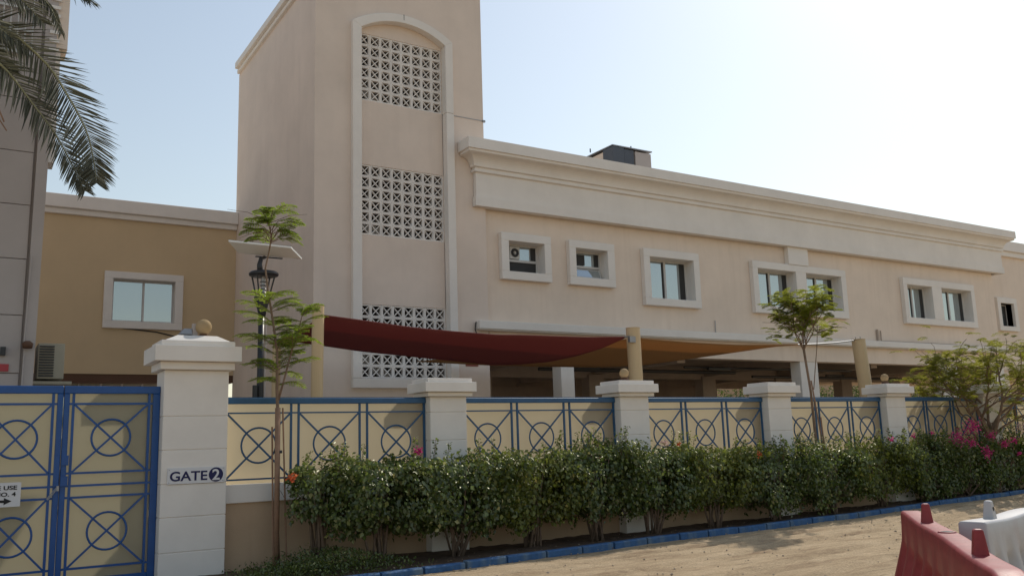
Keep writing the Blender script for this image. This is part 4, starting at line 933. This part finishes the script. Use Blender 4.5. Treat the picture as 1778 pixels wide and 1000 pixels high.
SH = [
 # label, cx, cy, rx, ry, z0, z1, n, mat, spikes, flowers
 ('thin leggy shrub with one orange flower beside the young tree', 4.12, 11.55, 0.34, 0.38, 0.78, 1.38, 1300, 'boug', 5, [(3.66, 11.4, 1.25, 0.05, 'orangeb', 26)]),
 ('dark green shrub below the third ring of the first railing', 4.95, 11.45, 0.72, 0.55, 0.58, 1.42, 5200, 'boug', 5, [(5.42, 11.40, 1.52, 0.05, 'magenta', 36)]),
 ('clipped dark shrub in front of the first plain pillar', 6.15, 11.5, 0.85, 0.55, 0.50, 1.42, 6000, 'boug', 4, []),
 ('yellowish clipped shrub under the second railing bay', 7.45, 11.55, 0.85, 0.52, 0.52, 1.40, 6000, 'bougy', 3, []),
 ('taller bushy shrub with upright shoots left of the globe pillar', 8.65, 11.55, 0.78, 0.50, 0.55, 1.50, 5800, 'boug', 11, []),
 ('dense dark shrub with a pale pink flower at the globe pillar', 9.85, 11.55, 0.80, 0.50, 0.50, 1.42, 5600, 'boug', 5, [(9.75, 11.3, 1.50, 0.05, 'palepink', 26), (10.05, 11.3, 1.48, 0.03, 'orangeb', 10)]),
 ('yellow topped shrub under the third railing bay', 11.2, 11.6, 0.95, 0.48, 0.50, 1.42, 6000, 'bougy', 5, [(11.9, 11.3, 1.25, 0.04, 'orangeb', 14)]),
 ('loose dark shrub with shoots over the pillar left of the slim tree', 12.8, 11.62, 0.95, 0.48, 0.34, 1.38, 6000, 'boug', 10, []),
 ('glossy dark shrub at the foot of the slim staked tree', 14.3, 11.62, 0.90, 0.45, 0.34, 1.36, 5200, 'boug', 6, []),
 ('yellow green shrub with small pink flowers right of the slim tree', 15.9, 11.66, 1.0, 0.44, 0.40, 1.42, 5600, 'bougy', 5, [(15.6, 11.3, 1.42, 0.04, 'magenta', 14), (16.3, 11.3, 1.48, 0.04, 'magenta', 16), (17.0, 11.35, 1.52, 0.03, 'magenta', 12)]),
 ('dark shrub covering the base of the right globe pillar', 17.5, 11.72, 0.90, 0.42, 0.32, 1.40, 5000, 'boug', 8, []),
 ('shrub with the large magenta flower clusters', 19.0, 11.74, 1.05, 0.40, 0.30, 1.42, 5200, 'boug', 5,
    [(18.0, 11.4, 1.40, 0.15, 'magenta', 130), (18.7, 11.5, 1.60, 0.15, 'magenta', 130), (18.35, 11.35, 1.28, 0.09, 'magenta', 60), (19.1, 11.35, 1.42, 0.09, 'magenta', 50), (18.8, 11.3, 1.05, 0.10, 'magenta', 60), (18.75, 11.3, 1.15, 0.07, 'magenta', 36), (19.6, 11.35, 1.22, 0.09, 'magenta', 60), (19.9, 11.3, 1.30, 0.06, 'magenta', 34)]),
 ('shrub with pale pink and cream flowers behind the tree trunk', 20.9, 11.80, 0.95, 0.36, 0.30, 1.42, 4600, 'boug', 4,
    [(20.6, 11.5, 1.55, 0.14, 'palepink', 90), (21.2, 11.5, 1.62, 0.20, 'palepink', 200), (21.6, 11.5, 1.30, 0.16, 'palepink', 90), (21.3, 11.45, 0.95, 0.12, 'palepink', 50), (20.2, 11.4, 1.0, 0.05, 'magenta', 20)]),
 ('pale flowered shrub at the far right edge', 22.6, 11.84, 1.0, 0.34, 0.30, 1.45, 4200, 'bougy', 4,
    [(22.3, 11.5, 1.62, 0.18, 'palepink', 130), (22.0, 11.5, 1.2, 0.16, 'palepink', 80), (22.9, 11.5, 1.4, 0.16, 'palepink', 80), (22.3, 11.5, 1.0, 0.08, 'magenta', 30)]),
]
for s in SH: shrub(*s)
# low weeds at the left
def ground_cover():
    n = 5200
    C = np.stack([RNG.normal(4.0, 0.55, n), RNG.normal(11.2, 0.42, n), np.zeros(n)], 1)
    C = C[(C[:, 0] > 2.95) & (C[:, 0] < 5.4) & (C[:, 1] > 10.6) & (C[:, 1] < 12.15)]; n = len(C)
    h = 0.20*np.exp(-((C[:, 0]-4.2)/0.7)**2)+0.09; C[:, 2] = 0.05+RNG.uniform(0, 1, n)*h
    D = RNG.normal(0, 0.7, (n, 3))+np.array([0, 0, 0.5]); N = RNG.normal(0, 0.6, (n, 3))+np.array([0, 0, 1])
    leaves_mesh('ground_cover', C, D, N, RNG.uniform(0.03, 0.06, n), RNG.uniform(0.012, 0.026, n), 'boug', None, 0.2, kind='stuff', label='low green weeds round the foot of the young tree')
ground_cover()
# leaf litter, petals and pebbles
n = 900; xs_ = RNG.uniform(3, 22, n); ys_ = np.array([kerb_y(x) for x in xs_])+RNG.uniform(-0.9, 0.9, n)**3*0.9+RNG.uniform(-0.1, 0.5, n)
C = np.stack([xs_, ys_, np.array([gz(x) for x in xs_])+np.where(ys_ > np.array([kerb_y(x) for x in xs_]), 0.075, 0.018)], 1)
ok = np.abs(C[:, 1]-np.array([kerb_y(x) for x in xs_])+0.05) > 0.12; C = C[ok]; n = len(C)
leaves_mesh('leaf_litter', C, RNG.normal(0, 1, (n, 3))*np.array([1, 1, 0.15]), RNG.normal(0, 0.2, (n, 3))+np.array([0, 0, 1]), RNG.uniform(0.02, 0.045, n), RNG.uniform(0.012, 0.03, n), 'litter', None, 0.2, kind='stuff', label='dry leaves and petals fallen along the kerb')
b = MB()
for k in range(700):
    x = random.uniform(3, 20); y = kerb_y(x)-0.1-abs(random.gauss(0, 2.2)); r = random.uniform(0.006, 0.02)*(1.6 if random.random() < 0.06 else 1)
    vs = [(x+r*random.uniform(0.7, 1.3)*dx, y+r*random.uniform(0.7, 1.3)*dy, gz(x)+0.008+r*0.6*dz) for dx, dy, dz in ((1, 0, 0), (0, 1, 0), (-1, 0, 0), (0, -1, 0), (0, 0, 1), (0, 0, -1))]
    b.add(vs, [(0, 1, 4), (1, 2, 4), (2, 3, 4), (3, 0, 4), (1, 0, 5), (2, 1, 5), (3, 2, 5), (0, 3, 5)])
b.build('pebbles', 'stone', kind='stuff', label='small pebbles scattered over the sand')

# ================================================================== PALM
palm = thing('date_palm', 'date palm with grey green fronds hanging in at the top left', 'palm', (-1.2, 14.6, 0))
MB().tube([(-1.25, 14.7, 0.0), (-1.2, 14.68, 3.0), (-1.12, 14.65, 6.0), (-1.05, 14.6, 8.6)], [0.26, 0.22, 0.2, 0.24], 14).build('trunk', 'bark', palm, smooth=True)
def frond(P, n=64, ll=0.52, side=(0, 1, 0), w=0.027, hang=0.55, spread=1.0):
    P = [np.array(p, float) for p in P]
    def cur(t):
        s_ = t*(len(P)-1); i = min(int(s_), len(P)-2); k = s_-i
        p0 = P[max(i-1, 0)]; p1 = P[i]; p2 = P[i+1]; p3 = P[min(i+2, len(P)-1)]
        return 0.5*((2*p1)+(-p0+p2)*k+(2*p0-5*p1+4*p2-p3)*k*k+(-p0+3*p1-3*p2+p3)*k**3)
    fr = MB().tube([cur(i/20) for i in range(21)], [0.022*(1-i/21)+0.004 for i in range(21)], 6).build('frond', 'rachis', palm, smooth=True)
    V = []; F = []; up = np.array([0, 0, 1.0]); side = unit(side)
    for i in range(n):
        t = 0.05+0.95*i/n; p = cur(t); tg = unit(cur(min(1, t+0.02))-cur(t-0.02))
        sd = unit(side-tg*np.dot(side, tg)); nr = unit(np.cross(tg, sd))
        for s_ in (-1, 1):
            L = ll*(0.55+0.45*math.sin(math.pi*min(1, 0.2+t*0.85)))*random.uniform(0.85, 1.08)*(1 if t < 0.9 else 0.75)
            d = unit(tg*random.uniform(0.62, 0.85)+sd*s_*0.72*spread+nr*random.uniform(-0.25, 0.25)-up*hang*0.25)
            q = [p]; dd = d.copy(); d = unit(d+RNG.normal(0, 0.07, 3))
            for j in range(3):
                dd = unit(dd-up*hang*0.22*(j+0.5)); q.append(q[-1]+dd*L/3)
            wv = unit(np.cross(d, nr)+RNG.normal(0, 0.25, 3)); fo = nr*w*0.35
            k = len(V); ws = [w*0.55, w, w*0.8, 0.002]
            for j in range(4): V += [q[j]-wv*ws[j]/2+fo*(0 if j == 3 else 1), q[j], q[j]+wv*ws[j]/2+fo*(0 if j == 3 else 1)]
            for j in range(3):
                a0 = k+3*j; F += [(a0, a0+1, a0+4, a0+3), (a0+1, a0+2, a0+5, a0+4)]
    m = MB(); m.add(V, F); m.build('leaflets', 'palmleaf', fr)
# positions taken at the palm's own distance (about 14.5 m away)
frond([(-0.75, 14.55, 7.95), (0.1, 14.5, 8.0), (0.78, 14.5, 7.55), (1.13, 14.45, 7.05), (1.42, 14.4, 6.50), (1.55, 14.4, 6.02), (1.60, 14.4, 5.68)], 104, 0.60, side=(0.9, 0.2, 0.45), hang=0.06, spread=1.25)
frond([(-0.95, 14.6, 7.9), (-0.3, 14.55, 7.75), (0.27, 14.5, 7.33), (0.66, 14.5, 6.86), (1.0, 14.45, 6.40), (1.28, 14.45, 5.90), (1.45, 14.45, 5.55)], 104, 0.50, side=(0.8, 0.3, 0.5), hang=0.12, spread=1.15)
frond([(-1.0, 14.6, 8.4), (-0.3, 14.5, 8.75), (0.4, 14.4, 8.72), (0.8, 14.4, 8.42), (1.0, 14.4, 8.0)], 66, 0.40, side=(0.6, 0.7, 0.3), hang=0.8)
frond([(-1.0, 14.6, 8.6), (-0.2, 14.3, 9.25), (0.6, 14.1, 9.30), (1.15, 14.0, 8.95)], 50, 0.50, side=(0.5, 0.8, 0.1), hang=0.5)
frond([(-1.0, 14.6, 8.4), (-0.2, 14.2, 8.80), (0.6, 14.0, 8.80), (1.08, 13.95, 8.52), (1.36, 13.9, 8.36)], 56, 0.46, side=(0.7, 0.6, 0.1), hang=0.3)
frond([(-1.0, 14.6, 8.7), (-0.1, 14.1, 9.35), (0.7, 13.9, 9.45), (1.25, 13.9, 9.12)], 44, 0.50, side=(0.7, 0.6, 0.3), hang=0.2)
frond([(-1.0, 14.6, 8.3), (-0.3, 14.3, 8.5), (0.3, 14.2, 8.4), (0.75, 14.2, 8.0)], 60, 0.46, side=(0.6, 0.3, 0.6), hang=0.15)
frond([(-1.0, 14.6, 8.0), (-0.5, 14.7, 7.9), (0.0, 14.7, 7.7), (0.4, 14.7, 7.35)], 60, 0.46, side=(0.7, 0.3, 0.5), hang=0.15)
frond([(-1.0, 14.7, 8.3), (-0.5, 14.9, 8.35), (0.1, 15.1, 8.20), (0.6, 15.2, 7.95)], 56, 0.50, side=(0.3, 0.5, 0.8), hang=0.25)
frond([(-1.0, 14.5, 8.2), (-0.5, 14.2, 8.1), (-0.1, 14.0, 7.9), (0.35, 13.9, 7.55)], 50, 0.45, side=(0.4, 0.3, 0.8), hang=0.3)
frond([(-1.1, 14.6, 8.5), (-1.9, 14.5, 9.1), (-2.8, 14.4, 8.6), (-3.3, 14.4, 7.4)], 50, 0.5, side=(0, 1, 0.3))
frond([(-1.1, 14.6, 8.5), (-1.2, 13.7, 9.2), (-1.3, 12.7, 8.9), (-1.3, 12.2, 7.6)], 50, 0.5, side=(1, 0, 0.3))
frond([(-1.1, 14.7, 8.5), (-1.3, 15.8, 9.2), (-1.5, 16.6, 8.6)], 44, 0.5, side=(1, 0, 0.3))
MB().tube([(-0.2, 14.4, 7.0), (0.2, 14.4, 6.75), (0.33, 14.4, 6.45)], 0.012, 5).tube([(0.2, 14.4, 6.75), (0.26, 14.4, 6.4)], 0.01, 5).tube([(0.1, 14.4, 6.8), (0.22, 14.4, 6.55), (0.37, 14.4, 6.32)], 0.01, 5).build('dry_fruit_stalk', 'stake', palm)

# ================================================================== TREES SEEN THROUGH THE UNDERCROFT
def far_tree(lab, x, y, r, z0, z1, n):
    t = thing('shade_tree', lab, 'tree', (x, y, 0.06), 'trees beyond the undercroft')
    MB().tube([(x, y, 0.06), (x+0.1, y, z0+0.3), (x+0.05, y, (z0+z1)/2)], [0.16, 0.12, 0.06], 8).build('trunk', 'bark', t, smooth=True)
    cl = RNG.normal(0, 0.45, (26, 3))*np.array([r, r, (z1-z0)/2])+np.array([x, y, (z0+z1)/2]); k = RNG.integers(0, 26, n)
    C = cl[k]+RNG.normal(0, 0.32, (n, 3)); D = RNG.normal(0, 1, (n, 3)); N = RNG.normal(0, 0.6, (n, 3))+np.array([0, 0, 1])
    leaves_mesh('crown', C, D, N, RNG.uniform(0.10, 0.18, n), RNG.uniform(0.05, 0.09, n), 'dgreen', t, 0.2, kind='stuff')
for i, (x, y, r, z0, z1, n) in enumerate(((31.2, 29.6, 1.9, 1.2, 4.3, 3600), (35.5, 30.6, 1.8, 1.2, 4.4, 3400), (40.6, 31.5, 2.0, 1.0, 5.0, 3800), (45.5, 30.5, 2.4, 1.2, 5.6, 5200), (50, 31, 2.6, 1.2, 5.8, 5200))):
    far_tree(['small round tree seen under the wing left of the slim tree', 'tree seen under the wing beside the leaning post', 'dark tree seen under the wing right of the leaning post', 'dark tree seen under the wing behind the right globe pillar', 'dark tree seen beyond the end of the undercroft'][i], x, y, r, z0, z1, n)
bw = thing('boundary_wall', 'pale far boundary wall seen beyond the undercroft', 'wall', (40, 40, 0))
MB().box(15, 95, 38, 38.25, 0.06, 7.3).build('wall_face', 'lowwall', bw)
MB().box(15, 95, 37.95, 38.3, 7.301, 7.42).build('coping', 'trim', bw)

# ================================================================== PLASTIC BARRIERS
def barrier(lab, near, far, H, mat, wt, wb, lugs, flutes, hole=True, ring_lug=False):
    """water filled barrier lying along near->far (top left edge), flared foot, fluted sides, lugs on top"""
    A = Vector((near[0], near[1], 0)); B = Vector((far[0], far[1], 0)); T = (B-A); Ln = T.length; T.normalize(); S = Vector((T.y, -T.x, 0))   # S to the right looking along T
    t = thing('road_barrier', lab, 'road barrier', tuple((A+B)/2), 'plastic road barriers on the sand')
    n = flutes*12; vs = []; cols = []
    zs = [(0.0, 1.0), (0.10, 1.0), (0.16, 0.90), (0.30, 0.70), (0.45, 0.48), (0.58, 0.29), (0.66, 0.18), (0.72, 0.10), (0.77, 0.05), (0.90, 0.01), (0.98, 0.0), (1.0, -0.05)]
    for i in range(n+1):
        u = i/n; c = A+T*Ln*u; col = []
        flute = min(1, max(0, 0.5-0.8*math.cos(2*math.pi*flutes*u)))*smooth((u-0.10)/0.04)*smooth((0.97-u)/0.03)
        for sd in (0, 1):
            for h, fl_ in zs:
                inset = fl_*(wb-wt)/2; k = 0.0
                if 0.12 < h < 0.73: k = 0.085*flute*min(1, (0.76-h)/0.10)
                off = (-inset+k) if sd == 0 else (wt+inset-k)
                if h == 1.0: off = 0.012 if sd == 0 else wt-0.012
                dz = (-0.012*math.sin(math.pi*u*2)**2-(0.045*(1-smooth((u-0.05)/0.07)) if flutes == 9 else 0)) if h > 0.95 else 0
                col.append(c+S*off+Vector((0, 0, H*h+dz)))
        m = len(zs); cols.append(col[:m]+col[m:][::-1])
    m2 = len(cols[0])
    for c in cols: vs += c
    fs = []
    for i in range(n):
        for j in range(m2-1): fs.append((i*m2+j, i*m2+j+1, (i+1)*m2+j+1, (i+1)*m2+j))
        fs.append((i*m2+m2-1, i*m2, (i+1)*m2, (i+1)*m2+m2-1))
    fs.append(tuple(range(m2-1, -1, -1))); fs.append(tuple(n*m2+j for j in range(m2)))
    b = MB(); b.add(vs, fs); b.build('body', mat, t, smooth=True, bevel=0.012, seg=2)
    for u in lugs:
        c = A+T*Ln*u+S*wt*0.5; q = MB(); w0, w1, d0, d1, h = 0.044, 0.026, 0.042, 0.025, 0.12
        vs = []
        for (w, d, z) in ((w0, d0, H-0.01), (w1, d1, H+h*0.92), (w1*0.8, d1*0.8, H+h)):
            for i_, j_ in ((-1, -1), (1, -1), (1, 1), (-1, 1)): vs.append(c+T*i_*w+S*j_*d+Vector((0, 0, z-(0.03 if z < H else 0))))
        q.add(vs, [(3, 2, 1, 0)]+[(4*r+k, 4*r+(k+1) % 4, 4*r+4+(k+1) % 4, 4*r+4+k) for r in range(2) for k in range(4)]+[(8, 9, 10, 11)])
        lg = q.build('lug', mat, t, bevel=0.008, seg=2)
        if ring_lug:
            o = MB(); cc = c+S*(-d0*0.78)+Vector((0, 0, H+0.06)); nn = 12
            o.tube([cc, cc+S*0.006], 0.016, nn); o.build('lug_hole', 'gasket', lg)
    if hole:
        c = A+T*Ln*0.54+S*wt*0.5+Vector((0, 0, H)); MB().lathe(c, [(0.052, -0.02), (0.056, 0.004), (0.048, 0.008), (0.040, 0.006)], 20).build('filler_rim', mat, t, smooth=True)
        MB().lathe(c, [(0.040, 0.006), (0.02, 0.009)], 16).build('filler_hole', 'gasket', t)
    return t
H = 0.95
barrier('faded red plastic road barrier with two lugs on top', (3.85, 2.236), (6.627, 4.697), H, 'redplastic', 0.155, 0.56, (0.272, 0.763), 9)
barrier('scuffed white plastic road barrier behind the red one', (8.3, 4.163), (6.145, 3.69), H, 'whiteplastic', 0.19, 0.46, (0.20, 0.83), 8, hole=False, ring_lug=True)
